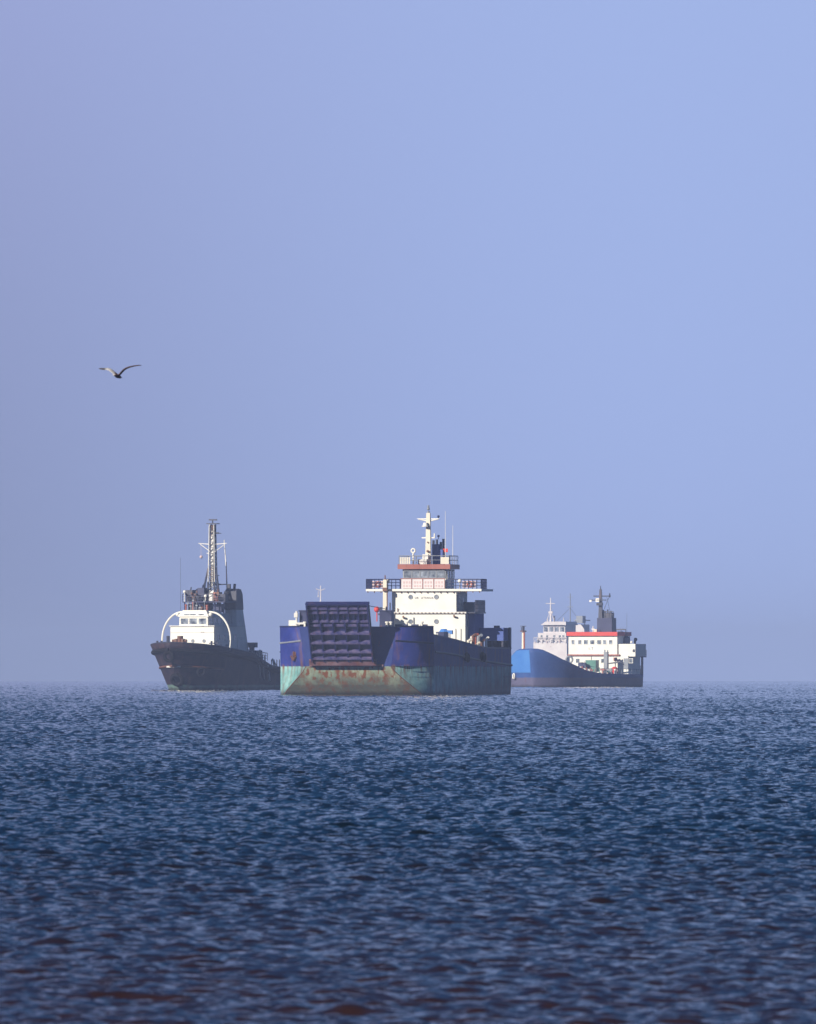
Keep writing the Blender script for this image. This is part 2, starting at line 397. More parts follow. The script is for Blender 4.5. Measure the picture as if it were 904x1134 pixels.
def build_sea():
    ys = [-8000., -5000, -2500, -1000, -400, -150, -60, -20, 5, 25, 40, 55, 65, 72]
    y = 78.0
    while y < 9500:
        ys.append(y); y += 0.05 * (y / 100) ** 1.17
    ys = np.array(ys)
    nd = 620
    u = np.linspace(-1, 1, nd)
    side = np.concatenate([1 + np.linspace(0, 1, 91)[1:] ** 1.5 * 2.2, [3.4, 4, 5, 7, 10, 14, 20]])
    u = np.concatenate([-side[::-1], u, side])
    W = 12 + 0.034 * np.maximum(ys, 0)
    X = W[:, None] * u[None, :]
    # outermost columns reach the horizon on both sides
    for k, (fi, val) in enumerate(((0, 9000.), (1, 5000.), (2, 2500.), (3, 1200.))):
        X[:, fi] = np.minimum(X[:, fi], -val); X[:, -1 - fi] = np.maximum(X[:, -1 - fi], val)
    Y = np.repeat(ys[:, None], X.shape[1], 1)
    t1 = ocean_tile(1024, 37.0, 10.0, (0.45, -0.89), 3, 0.28, 85)
    t2 = ocean_tile(1024, 29.3, 5.5, (-0.25, -0.97), 9, 0.17, 60)
    a, da, db = sample(t1, 37.0, X, Y)
    c, s_ = math.cos(0.6), math.sin(0.6)
    b, ea, eb = sample(t2, 29.3, X * c + Y * s_, -X * s_ + Y * c)
    # gusts: patches of rougher and calmer water
    g = 1 + 0.16 * np.sin(X * 0.11 + 1.3 * np.sin(Y * 0.013)) * np.sin(Y * 0.031 + 0.7) + 0.06 * np.sin(Y * 0.0071 + X * 0.021)
    inside = (np.abs(u) <= 3.2)[None, :] & (ys > 70)[:, None]
    g = np.where(inside, g, 0.0)
    g = g * (1.0 + 0.6 * np.clip((Y - 200) / 600, 0, 1)) * (1.0 + 0.7 * np.clip((Y - 700) / 1500, 0, 1))
    Z = (a + b) * g - (X ** 2 + Y ** 2) / (2 * EARTH)
    ch = 1.0
    X = X + ch * g * (da + ea * c - eb * s_)
    Y = Y + ch * g * (db + ea * s_ + eb * c)
    nr, nc = X.shape
    co = np.stack([X, Y, Z], -1).reshape(-1, 3).astype(np.float32)
    me = bpy.data.meshes.new('sea')
    me.vertices.add(nr * nc); me.vertices.foreach_set('co', co.ravel())
    i = (np.arange(nr - 1)[:, None] * nc + np.arange(nc - 1)[None, :]).ravel()
    q = np.stack([i, i + 1, i + nc + 1, i + nc], -1).astype(np.int32)
    me.loops.add(q.size); me.loops.foreach_set('vertex_index', q.ravel())
    me.polygons.add(len(q)); me.polygons.foreach_set('loop_start', np.arange(0, q.size, 4, dtype=np.int32))
    me.polygons.foreach_set('use_smooth', np.ones(len(q), dtype=bool))
    me.update(calc_edges=True)
    o = bpy.data.objects.new('sea', me); C.objects.link(o); o['kind'] = 'structure'; o['label'] = 'choppy dark blue sea'
    # water
    m, t, bs = nt('sea_water')
    tc = t.nodes.new('ShaderNodeTexCoord'); sp = t.nodes.new('ShaderNodeSeparateXYZ'); t.links.new(tc.outputs['Object'], sp.inputs[0])
    # sandy, weedy shallows near the beach, blue-green offshore
    near = ramp(t, sp.outputs[1], 230.0, 112.0)
    col = mixc(t, near, (0.0, 0.004, 0.005), (0.026, 0.012, 0.011))
    t.links.new(col, bs.inputs['Base Color'])
    bs.inputs['Roughness'].default_value = 0.07; bs.inputs['IOR'].default_value = 1.333
    bp = t.nodes.new('ShaderNodeBump'); bp.inputs['Distance'].default_value = 0.02; bp.inputs['Strength'].default_value = 0.6
    t.links.new(noise(t, 5.0, (1, 0.8, 1), 4, 0.6), bp.inputs['Height']); t.links.new(bp.outputs[0], bs.inputs['Normal'])
    me.materials.append(m)
    return o
build_sea()

# =================================================================== LANDING CRAFT
lc = ship('landing_craft', 'blue landing craft with raised bow ramp, rusty turquoise bottom and white bridge house', 'ship', 435.7, 1500, 11)
A0 = 25.5; AS = -25.5; HB = 8.5
def lc_front(z):
    """(x, half width) of the bow plate at height z"""
    pts = [(-1.6, 21.6, 8.3), (0, 22.9, 7.7), (0.6, 23.5, 7.2), (1.2, 24.1, 6.55), (2.0, 24.75, 5.7), (2.6, 25.15, 5.1), (3.2, 25.5, 4.7), (7.6, 26.0, 5.35)]
    for p, q in zip(pts, pts[1:]):
        if z <= q[0]:
            k = (z - p[0]) / (q[0] - p[0]); return p[1] + (q[1] - p[1]) * k, p[2] + (q[2] - p[2]) * k
    return pts[-1][1:]
levels = [-1.6, 0, 0.6, 1.2, 2.0, 2.6, 3.2, 4.2, 5.2]
# side shell: bow flare facets and long sides
hull = MB()
st = [('f', 7.45), (20.5, 7.55), (20.45, 6.6), (14, 6.35), (8, 6.1), (2, 5.8), (-4, 5.5), (-10, 5.25), (-18, 5.2), (AS, 5.2)]
for sgn in (1, -1):
    base = len(hull.v); n = len(levels) + 1
    for a, zt in st:
        for z in levels + [zt]:
            if a == 'f': x, h = lc_front(z)
            elif a == 20.5 or a == 20.45: x, h = (a - 0.0 + (0.35 * (z - 3.2) / 4 if z > 3.2 else 0)), HB
            else: x, h = a, HB
            if a == AS: x = a + (0 if z > 2 else (2 - z) * 0.25)
            if a == 20.45: x -= 0.02
            hull.v.append((x, sgn * h, z))
    for i in range(len(st) - 1):
        for j in range(n - 1):
            q = [base + i * n + j, base + (i + 1) * n + j, base + (i + 1) * n + j + 1, base + i * n + j + 1]
            hull.f.append(tuple(q if sgn > 0 else q[::-1]))
b1 = (len(st) - 1) * n; b2 = len(st) * n + b1
for j in range(n - 1): hull.f.append((b1 + j, b2 + j, b2 + j + 1, b1 + j + 1))
ho = hull.build('hull', M['lc_hull'], lc, smooth=True); ho.data.set_sharp_from_angle(angle=R(24))
s = ho.modifiers.new('plate', 'SOLIDIFY'); s.thickness = 0.14; s.offset = 0
# raked bow plate under the ramp
rk = MB(); zz = [-1.6, 0, 0.6, 1.2, 2.0, 2.6, 3.2]
for z in zz:
    x, h = lc_front(z)
    for k in range(9): rk.v.append((x + 0.02, -h + 2 * h * k / 8, z))
for j in range(len(zz) - 1):
    for k in range(8): rk.f.append((j * 9 + k, j * 9 + k + 1, (j + 1) * 9 + k + 1, (j + 1) * 9 + k))
ro = rk.build('raked_bow_plate', M['lc_rake'], lc, label='rust streaked sloping turquoise bow plate')
s = ro.modifiers.new('plate', 'SOLIDIFY'); s.thickness = 0.1; s.offset = 0
# sill and blue front panels either side of the ramp
m = MB()
for y0, y1 in ((-4.75, -3.95), (2.2, 4.75)):
    w0 = 1 if abs(y0) > abs(y1) else 0
    m.add([(25.55, y0, 3.2), (25.55, y1, 3.2), (26.05, y1 * (1.13 if not w0 else 1), 7.5), (26.05, y0 * (1.13 if w0 else 1), 7.5),
           (25.1, y0, 3.2), (25.1, y1, 3.2), (25.5, y1 * (1.13 if not w0 else 1), 7.5), (25.5, y0 * (1.13 if w0 else 1), 7.5)],
          [(0, 1, 2, 3), (7, 6, 5, 4), (3, 2, 6, 7), (0, 3, 7, 4), (1, 5, 6, 2), (0, 4, 5, 1)])
m.build_each('bow_panel', M['lc_blue'], lc)
MB().box(25.2, 25.7, -4.3, 3.9, 3.15, 3.42).build('ramp_sill', M['ramp_rust'], lc)
m = MB()     # hinge lugs
for k in range(6): m.box(25.8, 26.1, -3.6 + k * 1.3 - 0.12, -3.6 + k * 1.3 + 0.12, 3.2, 3.6)
m.build_each('ramp_hinge', M['rusty'], lc)
# cargo deck
MB().prism([(AS + .4, -8.35), (20.3, -8.35), (25.3, -4.5), (25.3, 4.5), (20.3, 8.35), (AS + .4, 8.35)], 2, 3.75, 3.9).build('deck', M['deck'], lc)
# ---- bow ramp, hinged at the sill and leaning outwards
RL = 7.45; lean = math.atan2(3.5, 6.75)
P0 = Vector((25.8, 0, 3.45)); UP = Vector((math.sin(lean), 0, math.cos(lean))); OUT = Vector((math.cos(lean), 0, -math.sin(lean)))
def rp(u, y, d):  # u up the ramp, y across, d outwards
    return P0 + UP * u + Vector((0, y, 0)) + OUT * d
def rbox(mb, u0, u1, y0, y1, d0, d1):
    vs = [rp(u, y, d) for u in (u0, u1) for y, d in ((y0, d0), (y1, d0), (y1, d1), (y0, d1))]
    mb.add(vs, [(0, 1, 2, 3), (7, 6, 5, 4), (0, 4, 5, 1), (1, 5, 6, 2), (2, 6, 7, 3), (3, 7, 4, 0)])
Y0, Y1 = -3.95, 3.05
m = MB(); rbox(m, 0.1, RL, Y0, Y1, 0.0, 0.08)
rampo = m.build('bow_ramp', M['ramp'], lc, label='navy bow ramp with rows of stiffening ribs')
m = MB()
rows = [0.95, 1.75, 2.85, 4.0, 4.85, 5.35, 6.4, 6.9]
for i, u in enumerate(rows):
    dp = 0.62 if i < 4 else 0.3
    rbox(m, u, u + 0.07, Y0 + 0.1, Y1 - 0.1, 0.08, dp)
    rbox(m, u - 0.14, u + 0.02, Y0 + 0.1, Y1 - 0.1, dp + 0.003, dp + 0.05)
m.build_each('cross_beam', M['ramp_ledge_sunlit'], rampo, 2)
m = MB()
for k in range(6):
    y = Y0 + 0.12 + (Y1 - Y0 - 0.24) * k / 5
    rbox(m, 0.5, 5.2 if 0 < k < 5 else RL - 0.05, y - 0.07, y + 0.07, 0.085, 0.58 if 0 < k < 5 else 0.7)
for k in range(1, 6):
    y = Y0 + 0.12 + (Y1 - Y0 - 0.24) * k / 6
    rbox(m, 5.25, RL - 0.1, y - 0.06, y + 0.06, 0.085, 0.4)
for k in range(13):
    y = Y0 + 0.12 + (Y1 - Y0 - 0.24) * k / 12
    rbox(m, 5.4, 6.38, y - 0.03, y + 0.03, 0.09, 0.28)
m.build_each('rib', M['ramp'], rampo)
m = MB(); rbox(m, 0.0, 0.62, Y0 - 0.25, Y1 + 0.2, 0.1, 0.45); m.build('bottom_beam', M['ramp_rust'], rampo)
m = MB(); rbox(m, RL - 0.12, RL + 0.1, Y0 - 0.02, Y1 + 0.02, -0.1, 0.42); m.build('top_beam', M['ramp'], rampo)
# ramp gantries behind, wires
for y0, y1 in ((-5.7, -4.15), (3.2, 4.5)):
    m = MB(); m.box(22.6, 24.2, y0, y1, 3.9, 9.15); m.box(22.5, 24.3, y0 - 0.1, y1 + 0.1, 9.15, 9.3)
    g = m.build('ramp_gantry', M['navy'], lc)
    yc = (y0 + y1) / 2
    MB().rod((23.6, yc, 9.4), rp(RL - 0.4, max(Y0, min(Y1, yc)), -0.05), 0.04, n=6).torus((23.6, yc, 9.4), (0, 1, 0), 0.25, 0.06).build('hoist_wire', M['dark'], g)
# bow deck fittings, left (starboard) and right
m = MB(); m.rod((22.0, -7.0, 7.6), (22.0, -6.3, 7.6), 0.36, n=12); m.box(21.6, 22.3, -7.3, -6.5, 6.6, 8.2); m.box(21.8, 22.3, -5.9, -5.0, 6.6, 8.05); m.rod((22, -7, 7.75), (22, -5.2, 7.7), .14)
m.build('windlass', M['white'], lc)
MB().rod((24.6, -5.95, 6.5), (24.6, -5.95, 9.2), 0.11).box(24.4, 24.8, -6.2, -5.8, 8.5, 9.0).box(24.4, 24.8, -6.1, -5.0, 7.75, 7.95).build('bow_light_post', M['white_rust'], lc)
for (x, y) in ((24.7, -5.0), (24.6, 4.1), (24.6, 4.55), (23, 6.0), (21.6, 7.4)):
    MB().rod((x, y, 6.9), (x, y, 8.0), 0.13).rod((x, y, 7.9), (x, y, 8.05), 0.2).build('bollard', M['white'], lc)
for sgn in (-1, 1):
    MB().prism([(20.3, sgn * 4.8), (25.0, sgn * 4.8), (20.6, sgn * 8.2), (20.3, sgn * 8.3)], 2, 6.5, 6.6).build('bow_platform', M['deck'], lc)
def facet(k, z, out=0.0, sgn=-1):
    """point on bow flare facet: k=0 at the bow, 1 at the corner"""
    x, h = lc_front(z); cx = 20.5 + (0.35 * (z - 3.2) / 4 if z > 3.2 else 0)
    nx, ny = 0.58, 0.81
    return Vector((x + (cx - x) * k + nx * out, sgn * (h + (HB - h) * k + ny * out), z))
for sgn in (-1, 1):
    m = MB(); m.path([facet(k, 5.95 - 0.25 * k, 0.08, sgn) for k in (0.02, 0.5, 0.99)], 0.11, 6)
    MB().path([facet(k, 7.5, 0.02, sgn) for k in (0.0, 0.5, 1.0)], 0.10, 6).build('cap_rail', M['navy'], lc)
    m.build('rub_rail', M['grey'] if sgn < 0 else M['navy'], lc)
    if sgn > 0: continue
    m = MB(); m.rod(facet(0.38, 4.6, -0.05, sgn), facet(0.38, 4.6, 0.12, sgn), 0.42, n=14); hp = m.build('hawse_pipe', M['rusty'], lc)
    m = MB(); c = facet(0.38, 4.3, 0.25, sgn); m.rod(c + Vector((0, 0, 0.5)), c - Vector((0, 0, 0.5)), 0.09); m.path([c + Vector((0.3, 0.35 * sgn * -1, 0.0)), c - Vector((0, 0, 0.5)), c + Vector((-0.3, 0.35 * sgn, 0.0))], 0.1, 6)
    m.build('anchor', M['rusty'], lc)
    m = MB(); p = facet(0.62, 7.0, 0.04, sgn); q = facet(0.70, 7.0, 0.04, sgn)
    m.add([p + Vector((0, 0, .45)), q + Vector((0, 0, .45)), q - Vector((0, 0, .35)), p - Vector((0, 0, .35))], [(0, 1, 2, 3)]); m.build('fairlead', M['rubber'], lc)
# knuckle strip at corners of the bow
for sgn in (-1, 1):
    m = MB(); m.path([Vector((lc_front(z)[0] + 0.03, sgn * lc_front(z)[1], z)) for z in (-1.0, 0, 0.6, 1.2, 2, 2.6, 3.2)], 0.055, 6)
    m.build('chine_bar', M['rusty'], lc)
# side rubbing strake, dropping towards the stern, and cap rail
for sgn in (-1, 1):
    MB().path([(20.3, sgn * 8.6, 4.75), (8, sgn * 8.6, 4.45), (-6, sgn * 8.6, 3.85), (AS, sgn * 8.6, 3.3)], 0.13, 6).build('rubbing_strake', M['dark'], lc)
    MB().path([(a if a != 20.45 else 20.4, sgn * 8.5, zt) for a, zt in st[2:]], 0.10, 6).build('cap_rail', M['navy'], lc)
    for a, z in ((2.7, 4.25), (1.9, 4.1), (-6.6, 4.3), (-7.8, 4.15)):
        t_ = MB().torus((a, sgn * 8.78, z), (0, 1, 0), 0.36, 0.17).build('tyre_fender', M['rubber'], lc)
        MB().rod((a, sgn * 8.72, z + 0.4), (a, sgn * 8.6, 5.4), 0.03, n=5).build('rope', M['rusty'], t_)
    m = MB()
    m.box(-25.4, -20.5, min(sgn * 8.57, sgn * 8.64), max(sgn * 8.57, sgn * 8.64), 1.95, 2.03)
    m.build('stern_strake', M['dark'], lc)
# ---- accommodation block at the stern
AF = -18.0
house = MB().box(-25.0, AF, -4.7, 4.7, 3.9, 9.1).build('lower_house', M['white'], lc)
MB().box(-25.2, AF + 0.22, -4.85, 4.85, 9.1, 9.28).build('boat_deck', M['white_rust'], lc)
up = MB().box(-24.6, AF, -3.67, 3.67, 9.28, 11.6).build('upper_house', M['white'], lc)
MB().box(-24.8, AF + 0.3, -6.6, 6.6, 11.6, 11.85).build('bridge_deck', M['white'], lc)
m = MB()
for k in range(18): 
    y = -6.4 + k * 0.75; m.box(AF + 0.0, AF + 0.2, y - 0.04, y + 0.04, 11.42, 11.6)
m.build_each('deck_bracket', M['rusty'], lc)
m = MB()
for k in range(22): 
    y = -4.5 + k * 0.43; m.box(AF + 0.225, AF + 0.26, y - 0.09, y + 0.09, 9.1 + 0.02, 9.2)
m.build_each('rust_run', M['rusty'], lc)
porthole(up, AF, -1.55, 10.95, 0.22, M['glass']); porthole(up, AF, 1.4, 10.95, 0.22, M['grey'])
porthole(house, AF, -1.55, 8.2, 0.22, M['glass']); porthole(house, AF, 1.4, 8.2, 0.22, M['grey'])
lettering(up, "UR  ATENUA", AF + 0.02, 0.0, 10.75, 0.30, M['ink'])
for x in (-20, -22.5): side_window(up, 3.67, x, x + 0.7, 10.1, 10.9)
for x in (-19.5, -21.5, -23.5): side_window(house, 4.7, x, x + 0.6, 7.6, 8.3)
MB().box(-19.4, -18.6, 3.67, 3.74, 9.3, 11.2).build('door', M['grey'], up)
MB().rod((AF + 0.15, -3.0, 9.28), (AF + 0.15, -3.0, 9.7), 0.05).build('lamp_post', M['rusty'], lc)
MB().rod((AF + .05, -2.3, 8.6), (AF + .45, -2.3, 8.75), 0.12).build('floodlight', M['rusty'], lc)
MB().rod((AF + .05, 3.5, 8.7), (AF + .45, 3.5, 8.85), 0.12).build('floodlight', M['rusty'], lc)
m = MB()
for y in (3.6, 4.2): m.rod((AF + .1, y, 4.6), (AF + .1, y, 7.4), 0.03, n=5)
m.build_each('pipe', M['grey'], house)
# wheelhouse with slanting windows
wh = MB().frus((-23.2, AF - 0.15, -2.5, 2.45, 11.85), (-23.2, AF - 0.15, -2.5, 2.45, 13.0)).build('wheelhouse', M['white'], lc)
m = MB().frus((-23.2, AF - 0.2, -2.45, 2.4, 13.0), (-23.2, AF - 0.25, -2.5, 2.5, 14.05)); m.build('wheelhouse_top', M['grey'], wh)
for k in range(5):
    y0 = -2.3 + k * 0.94; window(wh, AF - 0.2, y0, y0 + 0.78, 13.12, 13.85, frame=M['grey'])
for k in range(3):
    x0 = -22.8 + k * 1.5; side_window(wh, 2.5, x0, x0 + 1.1, 13.1, 13.85)
MB().box(-18.9, -18.35, 2.5, 2.56, 11.9, 13.7).build('door', M['white'], wh)
dg = MB()
dg.box(AF + 0.12, AF + 0.18, -2.65, 2.4, 11.9, 12.98); dg = dg.build('canvas_dodger', M['canvas'], lc)
m = MB()
for k in range(4):
    y0 = -2.5 + k * 1.23; 
    for i in range(3):
        for j in range(2): m.box(AF + 0.185, AF + 0.2, y0 + 0.12 + i * 0.32, y0 + 0.32 + i * 0.32, 12.05 + j * 0.42, 12.3 + j * 0.42)
m.build_each('panel', M['pink'], dg)
m = MB()
for k in range(5): y = -2.65 + k * 1.26; m.rod((AF + .23, y, 11.85), (AF + .23, y, 13.02), 0.035, n=5)
m.rod((AF + .23, -2.65, 13.02), (AF + .23, 2.4, 13.02), 0.04, n=5); m.build('stanchion', M['salmon'], dg)
for sgn in (-1, 1):
    o = 0.28
    m = MB(); m.rail([(AF + o, sgn * 2.7, 11.85), (AF + o, sgn * 6.55, 11.85), (-21, sgn * 6.55, 11.85)], 1.08, 0.5, 3, 0.05)
    m.box(AF + o - 0.03, AF + o + 0.03, min(sgn * 2.7, sgn * 6.55), max(sgn * 2.7, sgn * 6.55), 12.86, 12.97)
    w = m.build('wing_rail', M['navy'], lc)
    m = MB(); m.rod((AF, sgn * 5.2, 12.2), (AF + .1, sgn * 5.2, 12.2), 0.2)
    ring = MB().torus((AF + .15, sgn * 5.25, 12.35), (1, 0, 0), 0.27, 0.09).build('life_ring', M['orange'], w)
    MB().box(AF + .05, AF + .12, min(sgn * 4.4, sgn * 5.9), max(sgn * 4.4, sgn * 5.9), 12.0, 12.75).build('wing_canvas', M['pink'], w)
    MB().ball((AF + .2, sgn * 4.1, 12.75), 0.22).rod((AF + .2, sgn * 4.1, 11.85), (AF + .2, sgn * 4.1, 12.6), 0.05).build('searchlight', M['white'], w)
# wheelhouse roof
MB().box(-23.6, AF + 0.15, -3.0, 3.0, 14.08, 14.62).build('bridge_roof', M['salmon'], lc)
m = MB(); m.rail([(AF, -2.85, 14.62), (AF, 2.85, 14.62), (-23.3, 2.85, 14.62), (-23.3, -2.85, 14.62), (AF, -2.85, 14.62)], 0.95, 1.0, 2, 0.035)
m.build('roof_rail', M['grey'], lc)
for y0, y1 in ((-2.8, -1.55), (1.9, 2.85)):
    m = MB()
    for k in range(6):
        y = y0 + (y1 - y0) * (k + 0.5) / 6; m.box(AF + .03, AF + .07, y - 0.075, y + 0.075, 14.65, 15.42)
    m.build_each('roof_screen', M['cream'], lc)
mast = MB().frus((-20.3, -19.7, -0.22, 0.42, 14.62), (-20.2, -19.8, -0.1, 0.32, 20.4)).build('mast', M['cream'], lc)
m = MB()
for sgn in (-1, 1):
    m.frus((-20.1, -19.9, min(0.1, 0.1 + sgn * 1.15), max(0.1, 0.1 + sgn * 1.15), 19.62 + (0.06)), (-20.08, -19.92, min(0.1, 0.1 + sgn * 1.3), max(0.1, 0.1 + sgn * 1.3), 19.78))
    m.rod((-20, 0.1, 19.45), (-20, 0.1 + sgn * 1.1, 19.7), 0.07)
    m.box(-20.2, -19.9, min(0.1 + sgn * .25, 0.1 + sgn * 0.75), max(0.1 + sgn * .25, 0.1 + sgn * 0.75), 17.55, 17.67)
m.build('yard', M['white'], mast)
MB().rod((-20, 0.1, 20.4), (-20, 0.1, 20.6), 0.15).ball((-20, 0.1, 20.85), 0.17).rod((-20, 0.1, 21.0), (-20, 0.1, 21.25), 0.12).build('masthead_light', M['grey'], mast)
MB().rod((-19.6, -0.15, 18.95), (-19.6, -0.15, 19.3), 0.32, 0.24, 12).rod((-19.6, -0.15, 18.85), (-19.6, -0.15, 18.96), 0.42, n=12).build('radar', M['white_rust'], mast)
for y, z in ((1.25, 20.0), (1.25, 17.8)):
    MB().ball((-20, y, z), 0.15).rod((-20, y, z - 0.35), (-20, y, z), 0.04).build('lamp', M['navy'], mast)
m = MB().rod((-20, 0.8, 17.67), (-20, 0.8, 18.1), 0.08); m.build('antenna', M['white'], mast)
m = MB().rod((-19.66, .1, 16.1), (-19.5, .1, 16.1), 0.14).rod((-19.7, .1, 17.1), (-19.6, .1, 17.1), .08); m.build('lamp', M['rusty'], mast)
MB().box(-20.9, -19.2, -0.95, 0.05, 14.62, 15.2).box(-20.6, -19.3, -0.45, 0.2, 15.2, 15.75).build('liferaft_canister', M['white_rust'], lc)
MB().rod((-18.6, -1.35, 14.62), (-18.6, -1.35, 16.0), 0.10).torus((-18.55, -1.35, 16.15), (1, 0, 0), 0.22, 0.09, 14, 6).rod((-18.7, -1.35, 15.7), (-18.3, -1.35, 15.7), 0.07).build('direction_finder', M['white'], lc)
f = MB().box(-22.5, -20.9, 0.35, 1.15, 14.62, 16.9).box(-22.4, -21.0, 1.15, 1.55, 14.62, 16.3).build('funnel', M['bluecanvas'], lc)
for y in (0.35, 0.75, 1.2, 1.5): MB().rod((-21.7, y, 16.3), (-21.7, y, 17.35 + 0.2 * math.sin(y * 9)), 0.14).build('exhaust_pipe', M['dark'], f)
for y, z in ((1.95, 20.6), (2.8, 19.0)): MB().rod((-20.5, y, 14.6), (-20.5, y, z), 0.035, 0.018, 6).build('whip_antenna', M['white'], lc)
MB().box(-21.2, -21.17, 1.55, 2.1, 16.0, 16.4).build('signal_flag', M['red'], lc)
# port casing beside the house with dense rails on top
MB().box(-25.0, -19.6, 4.75, 5.5, 3.9, 9.1).build('side_casing', M['bluecanvas'], lc)
MB().box(-25.2, -18.4, 4.88, 5.7, 9.12, 9.26).rail([(-19.3, 5.6, 9.26), (-25.1, 5.6, 9.26)], 1.3, 0.45, 3, 0.04).build('casing_rail', M['dark'], lc)
MB().box(-24.8, -22.5, 3.8, 4.8, 9.3, 10.4).build('aft_locker', M['grey'], lc)
# derrick post
dp = MB().frus((-17.5, -16.95, -4.55, -4.05, 3.9), (-17.45, -17.0, -4.5, -4.1, 12.9)).build('derrick_post', M['cream'], lc)
MB().box(-16.95, -16.7, -4.5, -4.0, 11.6, 12.0).rod((-17.2, -4.3, 12.9), (-17.2, -4.3, 13.4), 0.06).box(-17.1, -17.0, -4.06, -3.98, 7.5, 11.6).build('derrick_fitting', M['rusty'], dp)
MB().ball((-15.5, -4.9, 9.55), 0.34).rod((-15.5, -4.9, 8.2), (-15.5, -4.9, 9.3), 0.07).build('marker_float', M['red'], lc)
MB().box(-16.5, -14.4, -4.55, -3.6, 8.9, 9.1).box(-15.5, -15.2, -4.5, -4.3, 9.1, 9.8).rod((-15, -3.3, 8.9), (-15, -3.3, 10.3), .07).build('boat_davit', M['dark'], lc)
# deck clutter seen over the bulwark
m = MB().box(-10, -9.5, -2.6, -2.2, 6.5, 8.4).box(-10, -9.6, -3.1, -2.2, 7.6, 7.9).rod((-9.8, -2.0, 7.9), (-9.8, -2.5, 8.3), .14)
m.rod((-9.8, -2.9, 3.9), (-9.8, -2.9, 7.7), .1).rod((-9.8, -2.3, 3.9), (-9.8, -2.3, 7.7), .1); m.build('deck_winch', M['rusty'], lc)
v = MB().rod((-12, 3.4, 3.9), (-12, 3.4, 6.8), 0.36, n=12).build('ventilator', M['cream'], lc)
MB().rod((-12, 3.4, 6.8), (-12, 3.4, 7.0), 0.38, 0.55, 12).rod((-12, 3.4, 7.0), (-12, 3.4, 7.35), 0.58, 0.3, 12).box(-12.3, -11.7, 3.4, 4.4, 6.75, 7.2).build('ventilator_cap', M['brightblue'], v)
random.seed(5)
for k, (mm, w) in enumerate((('cream', .35), ('rusty', .4), ('white', .3), ('cream', .25), ('orange', .3), ('white', .4), ('rusty', .3), ('cream', .3), ('grey', .4), ('white', .3))):
    a = -12 - k * 0.9; y = 6.2 + 0.5 * math.sin(k * 2.3); h = 6.1 + 0.55 * math.sin(k * 1.7) + (0.3 if k in (4, 6) else 0)
    MB().rod((a, y, 3.9), (a, y, h), w * 0.5, n=8).rod((a - w, y, h - 0.1), (a + w, y + w, h + 0.1), w * 0.45, n=8).build('deck_pipe', M[mm], lc)
for (a, y) in ((16, 7.9), (15.2, 7.9), (9, 7.9), (8.2, 7.9)):
    MB().rod((a, y, 3.9), (a, y, 6.8), 0.12).build('bollard', M['white'], lc)
MB().box(11.0, 13.5, 7.4, 8.3, 3.9, 6.95).build('deck_locker', M['navy'], lc)
for k in (0.18, 0.34, 0.62, 0.86):
    p = facet(k, 7.4, -0.5, 1); MB().rod((p[0], p[1], 6.6), (p[0], p[1], 7.75), 0.14).box(p[0] - .2, p[0] + .2, p[1] - .45, p[1] + .3, 7.55, 7.75).build('bulwark_cleat', M['navy'], lc)
# raised bulwark steps by the bow (the shielding plate beside the ramp)
# stern quarter houses
for sgn in (-1, 1):
    y = lambda v: sgn * v
    m = MB(); m.box(-25.4, -22.0, min(y(5.6), y(8.3)), max(y(5.6), y(8.3)), 6.05, 7.5)
    q = m.build('quarter_shelter', M['bluecanvas'], lc)
    m = MB()
    for yy in (5.75, 7.0, 8.15):
        for a in (-22.2, -25.2): m.box(a - 0.1, a + 0.1, y(yy) - 0.1, y(yy) + 0.1, 3.9, 6.05)
    m.build_each('post', M['dark'], q); MB().box(-25.3, -24.4, min(y(5.7), y(8.2)), max(y(5.7), y(8.2)), 3.92, 6.04).build('shelter_shade_box', M['rubber'], q)  # black box added as the shade inside the shelter opening
    MB().rod((-22.8, y(7.4), 7.5), (-22.8, y(7.4), 7.75), 0.35, n=10).build('vent', M['navy'], q)
    MB().box(-25.5, -24.9, min(y(8.32), y(8.56)), max(y(8.32), y(8.56)), 5.2, 7.55).build('corner_plate', M['navy'], q)

# =================================================================== TUG
tg = ship('tugboat', 'dark hulled tugboat with white wheelhouse, tall mast and white guard hoops', 'tugboat', 242, 1900, 22)
def tg_top(u):
    pts = [(0, 6.7), (0.12, 6.3), (0.38, 5.6), (0.53, 5.1), (0.58, 4.5), (0.70, 3.5), (0.8, 3.2), (1, 3.2)]
    for p, q in zip(pts, pts[1:]):
        if u <= q[0]: return p[1] + (q[1] - p[1]) * (u - p[0]) / (q[0] - p[0])
    return 3.2
tgz = lambda z: max(0, min(1, z / 6.6))
pt, us = moulded_hull('hull', M['tug_hull'], tg, 36, -18, lambda z: 14.2 + 3.8 * tgz(z) ** 0.85, lambda z: 4.35 + 0.8 * tgz(z), lambda z: 0.34 - 0.14 * tgz(z), tg_top)
bulwark_cap(tg, pt, us, M['dark'])
m = MB()
for sgn in (1, -1):
    m.path([(lambda p: (p[0] + 0.15, p[1] + sgn * 0.1, p[2]))(pt(u, 0.87, sgn)) for u in us], 0.30, 8)
m.build('rubber_fender', M['rubber'], tg)
m = MB()
for sgn in (1, -1):
    m.path([(lambda p: (p[0] + 0.08, p[1] + sgn * 0.06, p[2]))(pt(u, 0.60, sgn)) for u in us[:16]], 0.16, 8)
m.build('rubbing_strake', M['rusty'], tg)
m = MB(); m.torus((17.9, 0, 4.7), (1, 0, -0.25), 0.62, 0.26); m.build('bow_tyre', M['rubber'], tg)
m = MB(); m.torus((15.8, 0.4, 1.5), (1, 0, -0.4), 0.75, 0.32); m.build('bow_tyre', M['rubber'], tg)
m = MB(); m.torus((14.8, 3.6, 2.6), (0.7, 0.7, -0.2), 0.5, 0.2); m.build('bow_tyre', M['rubber'], tg)
